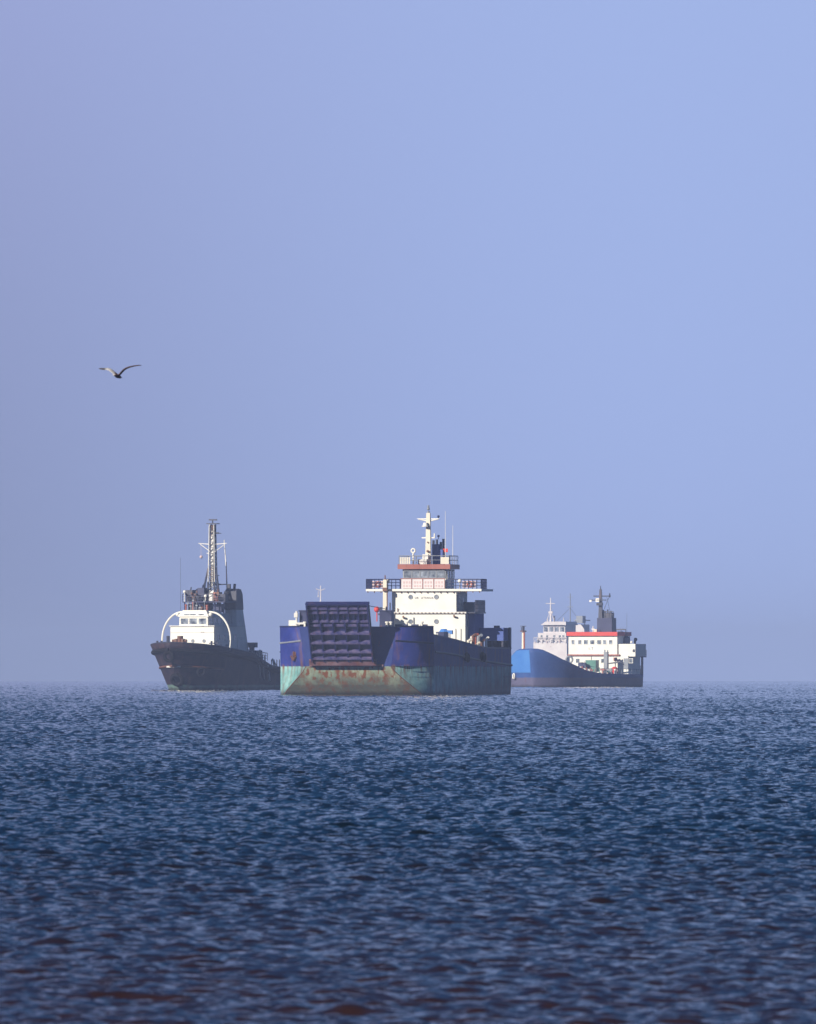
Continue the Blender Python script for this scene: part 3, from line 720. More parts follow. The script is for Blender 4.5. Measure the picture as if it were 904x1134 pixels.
MB().box(15.9, 16.35, -1.0, 1.0, 3.2, 3.4).build('push_bar', M['white_rust'], tg)
# houses
h1 = MB().box(-1.5, 9.5, -3.3, 3.3, 4.4, 9.0).build('deckhouse', M['white'], tg)
MB().box(9.5, 9.56, -3.3, 3.3, 8.05, 8.2).box(-1.6, 9.7, -3.45, 3.45, 8.93, 9.05).build('deckhouse_band', M['white_rust'], h1)
for y in (-1.8, 0.1, 1.8): porthole(h1, 9.5, y, 6.9, 0.2, M['grey'])
for x in (7.6, 5.6, 3.6, 1.6): side_window(h1, 3.3, x, x + 0.7, 7.0, 7.8)
for x in (4.5, 6.8): MB().box(x, x + 0.8, 3.3, 3.36, 4.6, 6.4).build('door', M['grey'], h1)
h2 = MB().frus((3.5, 9.0, -2.15, 2.15, 9.05), (3.5, 9.0, -2.15, 2.15, 10.3)).frus((3.5, 9.2, -2.35, 2.35, 10.3), (3.9, 8.7, -1.75, 1.75, 11.2)).build('wheelhouse', M['white'], tg)
for y0 in (-1.95, -0.62, 0.78): window(h2, 9.0, y0, y0 + 1.15, 9.25, 10.05)
for y0 in (-1.45, -0.5, 0.75): MB().frus((9.0, 9.13, y0, y0 + 0.85, 10.5), (8.95, 9.06, y0, y0 + 0.85, 10.66)).build('slit_window', M['glass'], h2)
for x0 in (7.4, 5.8, 4.2): side_window(h2, 2.15, x0, x0 + 1.2, 9.3, 10.1)
MB().box(-1, 3.4, -2.0, 2.0, 9.05, 10.8).build('aft_deckhouse', M['white_rust'], tg)
# hoops
for sgn in (-1, 1):
    pts = [(8.0, sgn * (2.1 + 3.1 * math.sin(t)), 7.0 + 3.95 * math.cos(t) if t > 0.01 else 10.95) for t in [i / 12 * math.pi / 2 for i in range(13)]]
    m = MB().path(pts, 0.14, 8).path([(8.0, sgn * 1.5, 10.95), pts[0]], 0.14); m.path([pts[-1], (8.0, sgn * 5.05, 5.6)], 0.1)
    m.build('guard_hoop', M['white'], tg)
    MB().ball((8.8, sgn * 2.5, 10.6), 0.28).rod((8.5, sgn * 2.2, 10.6), (8.8, sgn * 2.5, 10.6), 0.08).build('searchlight', M['white'], tg)
# funnels
for sgn in (-1, 1):
    fb = MB().frus((-3.0, 1.2, sgn * 2.5 - 1.0, sgn * 2.5 + 1.0, 4.4), (-1.6, 0.9, sgn * 2.3 - 0.95, sgn * 2.3 + 0.75, 11.3)).build('funnel', M['white_rust'], tg)
    MB().prism([(-1.75, 11.3), (0.95, 11.3), (0.9, 13.9), (0.2, 14.25), (-0.8, 14.15), (-1.4, 13.5)], 1, sgn * 2.3 - 0.98, sgn * 2.3 + 0.78).build('funnel_top', M['dark'], fb)
    MB().rod((-.2, sgn * 2.3, 14.1), (-.4, sgn * 2.3, 14.9), 0.2).rod((.3, sgn * 2.3 + .3, 14.1), (.3, sgn * 2.3 + .3, 14.7), 0.12).build('exhaust_pipe', M['dark'], fb)
# fire platform and monitors between mast and funnels
m = MB().box(1.0, 5.0, -3.4, 3.0, 12.3, 12.45).rail([(5, -3.4, 12.45), (5, 2.9, 12.45)], 1.0, 0.6, 3, 0.04).rail([(1.0, -3.4, 12.45), (5, -3.4, 12.45)], 1.0, 0.8, 3, 0.04)
for x in (1.4, 4.6):
    for y in (-3.2, -0.9, 1.4): m.rod((x, y, 9.05), (x, y, 12.3), 0.10)
m.rod((4.6, -3.2, 9.05), (4.6, -0.9, 12.3), .07).rod((4.6, 1.4, 10.0), (4.6, -0.9, 12.3), .07)
m.build('fire_platform', M['navy'], tg)
for y, mm in ((-2.8, 'dark'), (-1.9, 'rusty'), (-1.2, 'dark'), (1.6, 'salmon')):
    MB().rod((4.4, y, 12.45), (4.4, y, 13.2), 0.2).rod((4.4, y, 13.1), (5.3, y, 13.6), 0.13).box(4.1, 4.7, y - .25, y + .25, 12.9, 13.3).build('fire_monitor', M[mm], tg)
for k, (y, z0, w, hh, mm) in enumerate(((-2.9, 12.45, .5, 1.6, 'dark'), (-2.0, 12.45, .35, 1.1, 'rusty'), (-1.1, 12.45, .5, 1.9, 'navy'), (1.2, 12.45, .45, 1.3, 'rusty'), (2.2, 12.45, .4, 1.0, 'dark'), (-2.4, 10.9, .6, 1.2, 'dark'), (-0.7, 11.0, .7, 1.1, 'rusty'), (1.4, 10.9, .6, 1.2, 'navy'))):
    MB().box(2.6, 3.8, y - w, y + w, z0, z0 + hh).rod((3.2, y, z0 + hh), (3.2, y + .1, z0 + hh + .4), .1).build('platform_locker', M[mm], tg)
for y, z in ((-2.6, 11.9), (-1.5, 12.2), (0.6, 11.8)):
    MB().rod((5.6, y, 9.1), (5.6, y, z), 0.12).ball((5.6, y, z), .18).build('vent_pipe', M['salmon'], tg)
m = MB()
for y, z in ((-1.6, 12.6), (-1.2, 12.2), (-0.8, 13.0), (-0.3, 12.3), (0.2, 12.0), (.9, 12.9)):
    m.rod((7.2, y, 11.2), (7.2, y, z), 0.045).box(7.1, 7.3, y - .16, y + .16, z - .5, z - .35)
m.build_each('wheelhouse_aerial', M['grey'], h2, 2)
for y, z in ((-2.9, 13.8), (0.3, 13.2)): MB().ball((5.4, y, z), 0.22).rod((5.4, y, 12.4), (5.4, y, z), .05).build('floodlight', M['white'], tg)
MB().rod((5.2, -3.6, 11.2), (5.2, -3.6, 18.6), 0.03, 0.015, 5).build('whip_antenna', M['dark'], tg)
# lattice mast
mast = MB()
mx, my = 2.5, 0.15
def leg(z): k = (z - 11.5) / 12; return 0.56 - 0.24 * k
tl = MB()
for sx in (-1, 1):
    for sy in (-1, 1):
        mast.path([(mx + sx * leg(z) , my + sy * leg(z), z) for z in (11.5, 13, 15.2)], 0.12, 6)
        tl.path([(mx + sx * leg(z) , my + sy * leg(z), z) for z in (15.2, 19, 23.3)], 0.07, 6)
z = 12.0
while z < 23:
    w = leg(z); w2 = leg(z + 0.8)
    for s_ in (-1, 1):
        mast.rod((mx - w, my + s_ * w, z), (mx + w2, my + s_ * w2, z + .8), 0.05, n=5); mast.rod((mx + s_ * w, my - w, z), (mx + s_ * w2, my + w2, z + .8), 0.05, n=5)
        mast.rod((mx - w, my + s_ * w, z), (mx + w, my + s_ * w, z), 0.05, n=5); mast.rod((mx + s_ * w, my - w, z), (mx + s_ * w, my + w, z), 0.05, n=5)
    z += 0.8
mast = mast.build('lattice_mast', M['dark'], tg)
tl.build('mast_upper_legs', M['white_rust'], mast)
MB().box(mx - .3, mx + .1, my - .3, my + .3, 15.2, 23.2).build('mast_trunk', M['rusty'], mast)
m = MB().frus((mx + .1, mx + .3, my - .14, my + .2, 17.6), (mx + .1, mx + .3, my - .12, my + .18, 21.6)).frus((mx + .1, mx + .25, my - .06, my + .12, 14.5), (mx + .1, mx + .25, my - .06, my + .12, 17.6)).frus((mx + .1, mx + .25, my - .05, my + .1, 21.6), (mx + .1, mx + .25, my - .05, my + .1, 22.4)); m.build('ladder_trunk', M['white_rust'], mast)
m = MB().path([(mx + .45, my - .42, 17.5), (mx + .4, my - .36, 23)], 0.06); m.build('cable', M['white'], mast)
MB().box(mx - .5, mx + .5, my - .75, my + .85, 23.3, 23.42).rod((mx, my, 23.4), (mx, my, 23.85), .1).box(mx - .1, mx + .1, my - .55, my + .65, 23.8, 24.0).build('masthead_radar', M['dark'], mast)
m = MB()
for s_ in (-1, 1):
    m.rod((mx, my + s_ * .3, 20.45), (mx, my + s_ * 2.15, 20.6), .07, .045); m.rod((mx, my + s_ * .3, 19.4), (mx, my + s_ * 1.9, 20.5), .05)
m.rod((mx, my - .9, 19.2), (mx, my + .3, 19.2), .06); m.build('yard', M['white'], mast)
for z, w in ((22.0, 1.3), (14.8, 1.6), (16.1, 1.0)):
    MB().rod((mx, my, z), (mx, my + w, z), 0.06).box(mx - .15, mx + .15, my + w * .4, my + w * .7, z, z + .15).build('bracket', M['dark'], mast)
m = MB().rod((mx + .9, my - 1.7, 11.2), (mx + .2, my - .55, 17.2), .2, .12); m.rod((mx + .9, my + 1.6, 11.2), (mx + .2, my + .6, 17.2), .2, .12); m.build_each('mast_leg', M['dark'], mast)
MB().frus((mx - .5, mx + .6, my - .7, my + .6, 12.4), (mx - .3, mx + .4, my - .3, my + .3, 14.0)).build('mast_cowl', M['white_rust'], mast)
p2 = MB().rod((1.2, 1.9, 11.3), (1.2, 1.65, 18), 0.10, .08).box(1.0, 1.4, 1.8, 2.3, 14.2, 14.9).build('aerial_post', M['dark'], tg)
MB().rod((1.2, 1.65, 17.5), (1.2, 1.35, 21.1), 0.09, .06).build('post_top', M['white'], p2)
MB().path([(mx, my, 14.85), (1.2, 1.85, 14.85)], .07).build('cross_bar', M['dark'], p2)
MB().ball((mx, my - 1.75, 18.7), 0.22).rod((mx, my - 1.75, 18.7), (mx, my - 1.8, 20.5), .015, n=4).build('signal_ball', M['pink'], mast)
# foredeck winch and bits
m = MB().rod((12.6, -1.7, 6.9), (12.6, 0.5, 6.9), .22, n=10).rod((12.6, -.5, 6.0), (12.6, -.5, 7.6), .42, n=10).box(12.2, 13, -.2, 0.1, 5.5, 7.2).box(12.2, 13, -1.2, -.9, 5.5, 7.2)
m.build('anchor_windlass', M['rusty'], tg)
MB().rod((12.0, -2.6, 5.4), (12.0, -2.6, 7.6), .25).build('capstan', M['dark'], tg)
for a, y in ((13.5, -3.6), (11.8, 3.9), (11.2, 4.3), (14.6, -2.5)):
    MB().rod((a, y, 5.2), (a, y, 6.9), .16).box(a - .12, a + .12, y - .35, y + .35, 6.5, 6.65).build('bollard', M['dark'], tg)
# aft working deck
MB().rod((-3.6, 3.6, 3.3), (-3.6, 3.6, 6.2), .35).box(-4.2, -3.2, 2.9, 4.2, 6.0, 6.7).build('deck_crane', M['dark'], tg)
m = MB()
for k in range(7): m.rod((-1.2 - k * .9, 4.3, 3.4), (-1.2 - k * .9, 4.3, 5.2 + .5 * math.sin(k * 2)), .12)
m.build_each('deck_pipe', M['white_rust'], tg)
MB().rail([(0.5, 4.6, 4.6), (-7, 4.5, 4.1)], 1.1, .8, 3, .045).rail([(-3, 2.5, 4.9), (-7, 2.5, 4.9)], 1.2, .6, 3, .045).build('rail', M['grey'], tg)
MB().rod((-8, -1.6, 4.6), (-8, 2.6, 4.6), 1.0, n=16).box(-9, -7, -1.9, -1.6, 2.2, 5.6).box(-9, -7, 2.6, 2.9, 2.2, 5.6).build('towing_winch', M['dark'], tg)
m = MB()
for k in range(9): m.rod((-9 - k, 4.3, 2.2), (-9 - k, 4.3, 4.3 + .2 * math.sin(k * 3.1)), .07)
m.build_each('stanchion', M['rusty'], tg)
MB().path([(-11, 4.2, 2.2), (-12, 3.2, 4.4), (-13, 4.2, 2.2)], .12).build('tow_bow', M['white_rust'], tg)
for u, mm in ((.56, 'grey'), (.6, 'grey'), (.66, 'white_rust')):
    p = pt(u, .93, 1); q = pt(u + .02, .55, 1); MB().path([(p[0], p[1] + .12, p[2]), (q[0], q[1] + .14, q[2])], .14, 6).build('hanging_rope', M[mm], tg)

# =================================================================== COASTER (right)
cs = ship('coaster', 'blue coaster with white deckhouse under a red roof edge and row of square windows', 'ship', 634, 2300, 18)
S = 15000 / 2300.0; sn, cn = math.sin(R(18)) * S, math.cos(R(18)) * S
def CB(px, a): return (min(px, 715) - 634 + sn * a) / cn
def CZ(py): return (761.2 - py) / S
def cs_top(u):
    pts = [(0, 6.5), (0.03, 6.4), (0.06, 5.4), (0.10, 4.2), (0.14, 3.4), (0.2, 2.8), (0.4, 2.3), (1, 2.1)]
    for p, q in zip(pts, pts[1:]):
        if u <= q[0]: return p[1] + (q[1] - p[1]) * (u - p[0]) / (q[0] - p[0])
    return 2.6
def cs_top_port(u):
    pts = [(0, 6.5), (0.012, 6.42), (0.03, 5.75), (0.06, 4.8), (0.10, 3.95), (0.14, 3.35), (0.2, 2.8), (0.4, 2.3), (1, 2.1)]
    for p, q in zip(pts, pts[1:]):
        if u <= q[0]: return p[1] + (q[1] - p[1]) * (u - p[0]) / (q[0] - p[0])
    return 2.1
czz = lambda z: max(0, min(1, z / 6.5))
ptc, usc = moulded_hull('hull', M['cs_hull'], cs, 46, -23, lambda z: 21.8 + 1.2 * czz(z), lambda z: 6.5 + 0.3 * czz(z), lambda z: 0.22 - 0.03 * czz(z), cs_top, ztop_port=cs_top_port)
bulwark_cap(cs, ptc, usc, M['cs_hull'], 0.07)
# added sheet over the starboard bow, sunlight put into its lighter blue
m = MB()
us_ = [0.002, 0.01, 0.02, 0.035, 0.055, 0.08, 0.11, 0.15, 0.2]
for u in us_:
    for z in (2.5, 4.0, 5.2, 6.3):
        zt = cs_top(u); t_ = (min(z, zt - 0.03) + 1.6) / (zt + 1.6); p = ptc(u, t_, -1); m.v.append((p[0] + .07, p[1] - .08, p[2]))
for i in range(len(us_) - 1):
    for j in range(3): m.f.append((i * 4 + j, (i + 1) * 4 + j, (i + 1) * 4 + j + 1, i * 4 + j + 1))
m.build('bow_panel', M['brightblue'], cs, smooth=True, label='starboard bow with sunlight painted on in bright blue')
p = ptc(0.06, 0.50, -1); MB().torus((p[0] + .2, p[1] - .2, p[2]), (0.6, -0.8, 0), .45, .1).path([(p[0] + .3, p[1] - .3, p[2] + .3), (p[0] + .3, p[1] - .3, p[2] - .4)], .16).build('anchor', M['white'], cs)
# foremast post
fm = MB().rod((17, CB(579, 17), 5.2), (17, CB(579, 17), 9.4), .3, .24, 10).build('foremast', M['cream'], cs)
MB().rod((17, CB(579, 17), 9.4), (17, CB(579, 17), 9.6), .55, n=10).build('platform', M['rusty'], fm)
MB().rod((17, CB(579, 17), 9.6), (17, CB(579, 17), 10.4), .22, n=8).rod((17, CB(579, 17) - .35, 9.6), (17, CB(579, 17) - .35, 10.2), .06).box(16.9, 17.1, CB(579, 17) - .5, CB(579, 17) + .5, 10.3, 10.4).build('fog_bell', M['dark'], fm)
MB().box(16.96, 17.34, CB(579, 17) + .12, CB(579, 17) + .3, 6.5, 9.3).build('stripe', M['orange'], fm)
# deckhouse
AH = -13.0
y0, y1 = CB(631, AH), CB(685, AH); y2 = CB(704.5, AH)
h = MB().box(-20.5, AH, y0, y1, CZ(725), CZ(704)).build('bridge_house', M['white'], cs)
MB().box(-20.9, AH + .35, y0 - .25, y1 + .12, CZ(704), CZ(699.6)).build('red_roof', M['red'], cs)
low = MB().box(-20, AH - .1, y0 + .2, y2 - 1.2, 1.9, CZ(725) - .15).build('lower_house', M['white'], cs)
MB().box(-20.4, AH + .25, y0 - .1, y1 + .4, CZ(725) - .15, CZ(725) + .06).build('deck_edge', M['salmon'], cs)
sb = MB().box(-19.5, AH - .3, y1 + .02, y2, CZ(727), CZ(713)).build('bridge_wing', M['white'], cs)
MB().box(AH - .3, AH - .22, y2 - .45, y2 - .1, CZ(722), CZ(719)).build('lamp', M['dark'], sb)
MB().ball((AH - 1, y2 - .9, CZ(711)), .22).build('floodlight', M['white'], sb)
for k, (px, w) in enumerate(((636, 3.0), (643.5, 3.2), (650.3, 4.2), (657.3, 4.2), (665, 4.0), (671, 3.2), (677.8, 3.2))):
    yc = CB(px, AH); hw = w / cn / 2; window(h, AH, yc - hw, yc + hw, CZ(713.2), CZ(708.8))
lettering(h, "I.T", AH + .02, CB(656, AH), CZ(719.6), .62, M['ink'])
for px in (641, 669, 700): yc = CB(px, AH); window(low, AH - .1, yc - .3, yc + .3, CZ(734), CZ(729.5))
MB().box(AH - .1, AH - .04, CB(692, AH), CB(697, AH), CZ(741), CZ(729)).build('door', M['grey'], low)
MB().box(AH + .5, AH + .6, CB(682, AH), CB(686, AH), CZ(732), CZ(728)).rod((AH + .55, CB(684, AH), 2), (AH + .55, CB(684, AH), CZ(730)), .08).build('fire_hose_box', M['salmon'], cs)
# funnel and mast on the roof
fu = MB().box(-19, -16.5, CB(664, -17), CB(680.5, -17), CZ(699.6), CZ(684)).build('funnel', M['navy'], cs)
MB().box(-18.6, -17, CB(667, -17), CB(679, -17), CZ(684), CZ(678)).build('funnel_top', M['dark'], fu)
for px, t_ in ((672, 676), (675, 674.5), (678.5, 676), (670, 675)): MB().rod((-17.6, CB(px, -17.6), CZ(680)), (-17.6, CB(px, -17.6), CZ(t_)), .14).build('exhaust_pipe', M['dark'], fu)
MB().rail([(-17, CB(668, -17), CZ(684)), (-17, CB(681, -17), CZ(684))], 1.1, .6, 2, .05).build('rail', M['dark'], fu)
ym = CB(667, -16.8)
ma = MB().frus((-17.2, -16.5, ym - .42, ym + .42, CZ(699.6)), (-16.9, -16.6, ym - .16, ym + .2, CZ(652))).build('mast', M['dark'], cs)
MB().rod((-16.8, ym, CZ(652)), (-16.8, ym, CZ(648)), .1, .05).rod((-16.8, CB(659.5, -17), CZ(659.5)), (-16.8, CB(678.5, -17), CZ(659.5)), .09).rod((-16.8, CB(677.5, -17), CZ(661)), (-16.8, CB(677.5, -17), CZ(656.5)), .12).rod((-16.8, CB(656, -17), CZ(664)), (-16.8, CB(674, -17), CZ(664)), .07).build('yard', M['dark'], ma)
MB().box(-16.5, -16.2, CB(656, -17), CB(658.5, -17), CZ(666), CZ(664)).box(-16.5, -16.2, CB(663, -17), CB(667, -17), CZ(666), CZ(662)).build('radar_scanner', M['white'], ma)
MB().box(-16.6, -16.0, ym - .5, ym + .5, CZ(670), CZ(667)).box(-16.6, -16.2, ym - .6, ym + .8, CZ(664.5), CZ(663.5)).rod((-16.4, ym + .7, CZ(675)), (-16.8, ym + 1.6, CZ(659)), .04).build('mast_platform', M['dark'], ma)
MB().path([(-16.8, CB(674, -17), CZ(659)), (-17.6, CB(676, -17), CZ(676))], .03, 4).build('stay', M['dark'], ma)
MB().rod((-15, CB(658.5, -15), CZ(699.6)), (-15, CB(658.5, -15), CZ(693)), .09).box(-15.1, -14.9, CB(656.8, -15), CB(660.5, -15), CZ(697), CZ(696)).build('compass_post', M['white'], cs)
MB().box(-15.3, -14.7, CB(660, -15), CB(663, -15), CZ(699.6), CZ(696.5)).build('vent', M['cream'], cs)
m = MB(); yA, yB = CB(686.5, -18), CB(697.5, -18)
m.box(-19.2, -16.6, yA, yB, CZ(713), CZ(706)).frus((-19, -17, yA, yB, CZ(706)), (-18.6, -17.4, yA + .2, yB - 1.1, CZ(699)))
m.build('boat_cradle', M['navy'], cs)
MB().rail([(-17, yA, CZ(703)), (-17, yB - .1, CZ(703))], 1.0, .9, 1, .06).rod((-17, yB - .1, CZ(712)), (-17, yB - .1, CZ(697)), .06).rod((-17, yA, CZ(697)), (-17, yB - .1, CZ(697)), .07).build('rail', M['dark'], cs)
MB().rod((-18, yB - .2, CZ(703)), (-18, yB - .2, CZ(678)), .025, .015, 5).build('whip_antenna', M['dark'], cs)
# cargo deck gear in front of the house
MB().box(-10, -8.2, CB(651, -9), CB(662.5, -9), 1.8, CZ(731)).build('deck_tank', M['green'], cs)
MB().rod((-9, CB(656, -9), CZ(731)), (-9, CB(656, -9), CZ(727)), .06).box(-9.2, -8.8, CB(648, -9), CB(653, -9), CZ(733.5), CZ(732.8)).build('tank_vent', M['dark'], cs)
cr = MB().box(-10.5, -9.7, CB(670.3, -10), CB(674.3, -10), 1.8, CZ(722)).rod((-10, CB(671, -10), CZ(722)), (-10, CB(671, -10), CZ(719.5)), .12).rod((-10, CB(674, -10), CZ(722)), (-10, CB(674, -10), CZ(720)), .12).build('crane_pedestal', M['grey'], cs)
MB().path([(-10, CB(674, -10), CZ(735)), (-10, CB(688, -10), CZ(733)), (-10, CB(692, -10), CZ(736))], .13, 6).build('crane_boom', M['dark'], cr)
MB().ball((-8, CB(681.5, -8), CZ(743)), .68, 1, 1, 1.1).build('mooring_buoy', M['red'], cs)
MB().rod((-7.5, CB(642, -7.5), CZ(737)), (-7.5, CB(650, -7.5), CZ(737)), .5, n=12).box(-8, -7, CB(644, -7.5), CB(646, -7.5), 1.8, CZ(733.5)).box(-8, -7, CB(648.5, -7.5), CB(650, -7.5), 1.8, CZ(735)).build('cargo_winch', M['navy'], cs)
random.seed(11)
for k in range(26):
    px = 630 + k * 2.7 + random.uniform(-1, 1); a = random.uniform(-8, -3) + (6 if px < 640 else 0); y = min(5.3, CB(px, a))
    hh = CZ(random.uniform(738, 744)) if px < 668 else CZ(random.uniform(740, 745)); mm = random.choice(['white', 'grey', 'dark', 'salmon', 'green', 'navy', 'cream', 'white'])
    m = MB().rod((a, y, 1.6), (a, y, hh), random.uniform(.08, .2), n=8)
    if random.random() < .6: m.box(a - .2, a + .2, y - random.uniform(.2, .6), y + random.uniform(.2, .5), hh - .35, hh - .05)
    m.build('deck_fitting', M[mm], cs)
MB().torus((3.4, CB(630.5, 3.4), CZ(730.5)), (1, 0.3, 0), .55, .16).rod((3.4, CB(630.5, 3.4), CZ(734)), (3.4, CB(630.5, 3.4), 2), .12).build('hose_reel', M['grey'], cs)
m = MB(); 
for k in range(12):
    u = .2 + k * .065; p = ptc(u, 1, 1); m.rod((p[0], p[1] - .1, p[2]), (p[0], p[1] - .1, p[2] + .9), .04, n=5)
m.path([(lambda p: (p[0], p[1] - .1, p[2] + .9))(ptc(.2 + k * .065, 1, 1)) for k in range(12)], .035, 5); m.build('deck_rail', M['grey'], cs)
for k in range(9):
    u = .17 + k * .017; p = ptc(u, 1, 1); MB().rod((p[0], p[1] - .5, p[2] - .5), (p[0], p[1] - .5, p[2] + .45 + .25 * math.sin(k * 2.1)), .16).build('vent', M[['white', 'salmon', 'grey'][k % 3]], cs)
# open after deck with davits
m = MB()
for px in (699.5, 704.5, 709.5, 714): m.rod((-21.5, CB(px, -21.5), 1.8), (-21.5, CB(px, -21.5), CZ(727)), .15)
for px in (703, 708, 713): m.rod((-22.6, CB(px, -22.6) , 1.8), (-22.6, CB(px, -22.6), CZ(727)), .1)
m.build_each('after_stanchion', M['grey'], cs)
MB().box(-22.8, -20.6, CB(704.5, -21), CB(717, -21), CZ(728), CZ(726.8)).rail([(-20.7, CB(706, -21), CZ(727)), (-20.7, CB(716, -21), CZ(727)), (-22.7, CB(716, -21), CZ(727))], 1.1, .4, 3, .05).build('after_platform', M['navy'], cs)
MB().box(-22, -20.8, CB(706.5, -21), CB(712, -21), CZ(726.5), CZ(719)).rod((-21, CB(706, -21), CZ(727)), (-21, CB(705.5, -21), CZ(709)), .2).ball((-21, CB(706.3, -21), CZ(708)), .32).rod((-21.6, CB(710, -21), CZ(719)), (-21.6, CB(712.5, -21), CZ(714)), .1).rod((-21.6, CB(714, -21), CZ(719)), (-21.6, CB(713.5, -21), CZ(713)), .07).build('boat_davit', M['dark'], cs)
MB().box(-22.5, -19.5, CB(697.5, -20), CB(703, -20), 1.9, CZ(728)).build('engine_casing', M['navy'], cs)
MB().rod((-21, CB(699, -21), 1.5), (-21, CB(699, -21), CZ(745.5) + .0), .3).box(-21, -20.5, CB(697, -21) , CB(703.5, -21), CZ(750), CZ(745)).build('deck_locker', M['cream'], cs)
m = MB()
for k in range(6): px = 708 + k * 2; m.rod((-22.3, min(5.2, CB(px, -22.3)), 1.7), (-22.3, min(5.2, CB(px, -22.3)), CZ(740 - 3 * abs(math.sin(k * 1.9)))), .14)
m.build_each('stern_bollard', M['dark'], cs)
MB().torus((-23.25, 4.6, CZ(742)), (1, 0.2, 0), .38, .1).build('life_ring', M['grey'], cs)

# =================================================================== WHITE SHIP far behind the coaster
ws = ship('passenger_ship', 'hazy white ship with pale mast, standing behind the blue coaster', 'ship', 612, 4200, 20)
S2 = 15000 / 4200.0; s2, c2 = math.sin(R(20)) * S2, math.cos(R(20)) * S2; W2 = 741 + 15000 * (CAM_H / 4200 + 4200 / (2 * EARTH))
def FB(px, a): return (px - 612 + s2 * a) / c2
def FZ(py): return (W2 - py) / S2
def lin(p0, p1): return lambda u: p0 + (p1 - p0) * u
moulded_hull('hull', M['far_hull'], ws, 50, -26, lambda z: 22 + .4 * max(0, z), lambda z: 6.4, lambda z: .28, lin(6.5, 5.0))
b = lambda name, mat, a0, a1, p0, p1, t0, t1, par=ws: MB().box(a1, a0, FB(p0, a0), FB(p1, a0), FZ(t1), FZ(t0)).build(name, mat, par)
b('main_deckhouse', M['hazed_white'], 2, -14, 591, 628, 711.5, 735)
b('upper_deckhouse', M['hazed_white'], 1.5, -12, 596, 627, 701, 711)
m = MB().rail([(2, FB(591.5, 2), FZ(711.5)), (2, FB(628, 2), FZ(711.5))], 1.5, 1.2, 3, .07); m.build('rail', M['hazed_white'], ws)
wb = b('wheelhouse', M['hazed_white'], 1, -9, 602, 626, 692, 701)
for px in (602.5, 608.5, 614.5, 620.5): window(wb, 1, FB(px, 1), FB(px + 4.6, 1), FZ(699.6), FZ(694.5), frame=M['hazed_white'])
MB().frus((-9.3, 2.0, FB(600, 1.2), FB(628, 1.2), FZ(692.3)), (-9, 1.0, FB(604, 1.2), FB(626.5, 1.2), FZ(688.5))).build('wheelhouse_roof', M['hazed_white'], ws)
for px in (599, 605, 613, 619, 623): window(ws, 1.5, FB(px, 1.5), FB(px + 2.2, 1.5), FZ(709), FZ(703.5))
for k in range(9):
    px = 592.5 + k * 4.0 + 1.3 * math.sin(k * 5.0); h_ = FZ(711.5 - 1 - 2.5 * abs(math.sin(k * 2.1)))
    MB().box(1.7, 2.3, FB(px, 2), FB(px + 1.2 + .8 * math.sin(k * 3.3), 2), FZ(712), h_).build('deck_fitting', M[['hazed_white', 'grey', 'hazed_white', 'pink'][k % 4]], ws)
ma = MB().frus((-1.3, -.7, FB(609.3, -1), FB(611, -1), FZ(690)), (-1.1, -.9, FB(609.8, -1), FB(610.5, -1), FZ(662))).build('mast', M['hazed_white'], ws)
MB().rod((-1, FB(604.8, -1), FZ(668.5)), (-1, FB(615, -1), FZ(668.5)), .11).rod((-1, FB(606, -1), FZ(687)), (-1, FB(610, -1), FZ(677)), .12).rod((-1, FB(614, -1), FZ(687)), (-1, FB(610, -1), FZ(677)), .12).box(-1.3, -.7, FB(608, -1), FB(612.5, -1), FZ(679.5), FZ(677)).build('yard', M['hazed_white'], ma)
MB().rod((-3, FB(614.3, -3), FZ(690)), (-3, FB(614.3, -3), FZ(682)), .3).rod((-3, FB(607, -3), FZ(690)), (-3, FB(607, -3), FZ(685)), .22).rod((-3, FB(624.5, -3), FZ(690)), (-3, FB(624.5, -3), FZ(684)), .15).build('satellite_dome', M['hazed_white'], ws)
am = MB().rod((-17, FB(632.5, -17), FZ(735)), (-17, FB(632.5, -17), FZ(657)), .28, .14).rod((-17, FB(629.5, -17), FZ(672)), (-17, FB(635.5, -17), FZ(672)), .1).rod((-17, FB(629.5, -17), FZ(661)), (-17, FB(635.5, -17), FZ(661)), .07).build('after_mast', M['grey'], ws)
MB().rod((-17, FB(632.5, -17), FZ(673)), (-4, FB(617, -4), FZ(688)), .06, n=4).rod((-17, FB(632.5, -17), FZ(673)), (-22, FB(645, -22), FZ(690)), .06, n=4).build('stay', M['grey'], am)
b('after_house', M['hazed_white'], -18, -23, 637.5, 648, 691.5, 735)
MB().box(-23, -18, FB(637, -18), FB(649, -18), FZ(687.5), FZ(686.3)).rod((-18.5, FB(638, -18), FZ(692)), (-18.5, FB(638, -18), FZ(687)), .15).rod((-18.5, FB(648, -18), FZ(692)), (-18.5, FB(648, -18), FZ(687)), .15).build('awning', M['grey'], ws)
b('funnel', M['grey'], -15, -18, 639, 646, 682, 690)

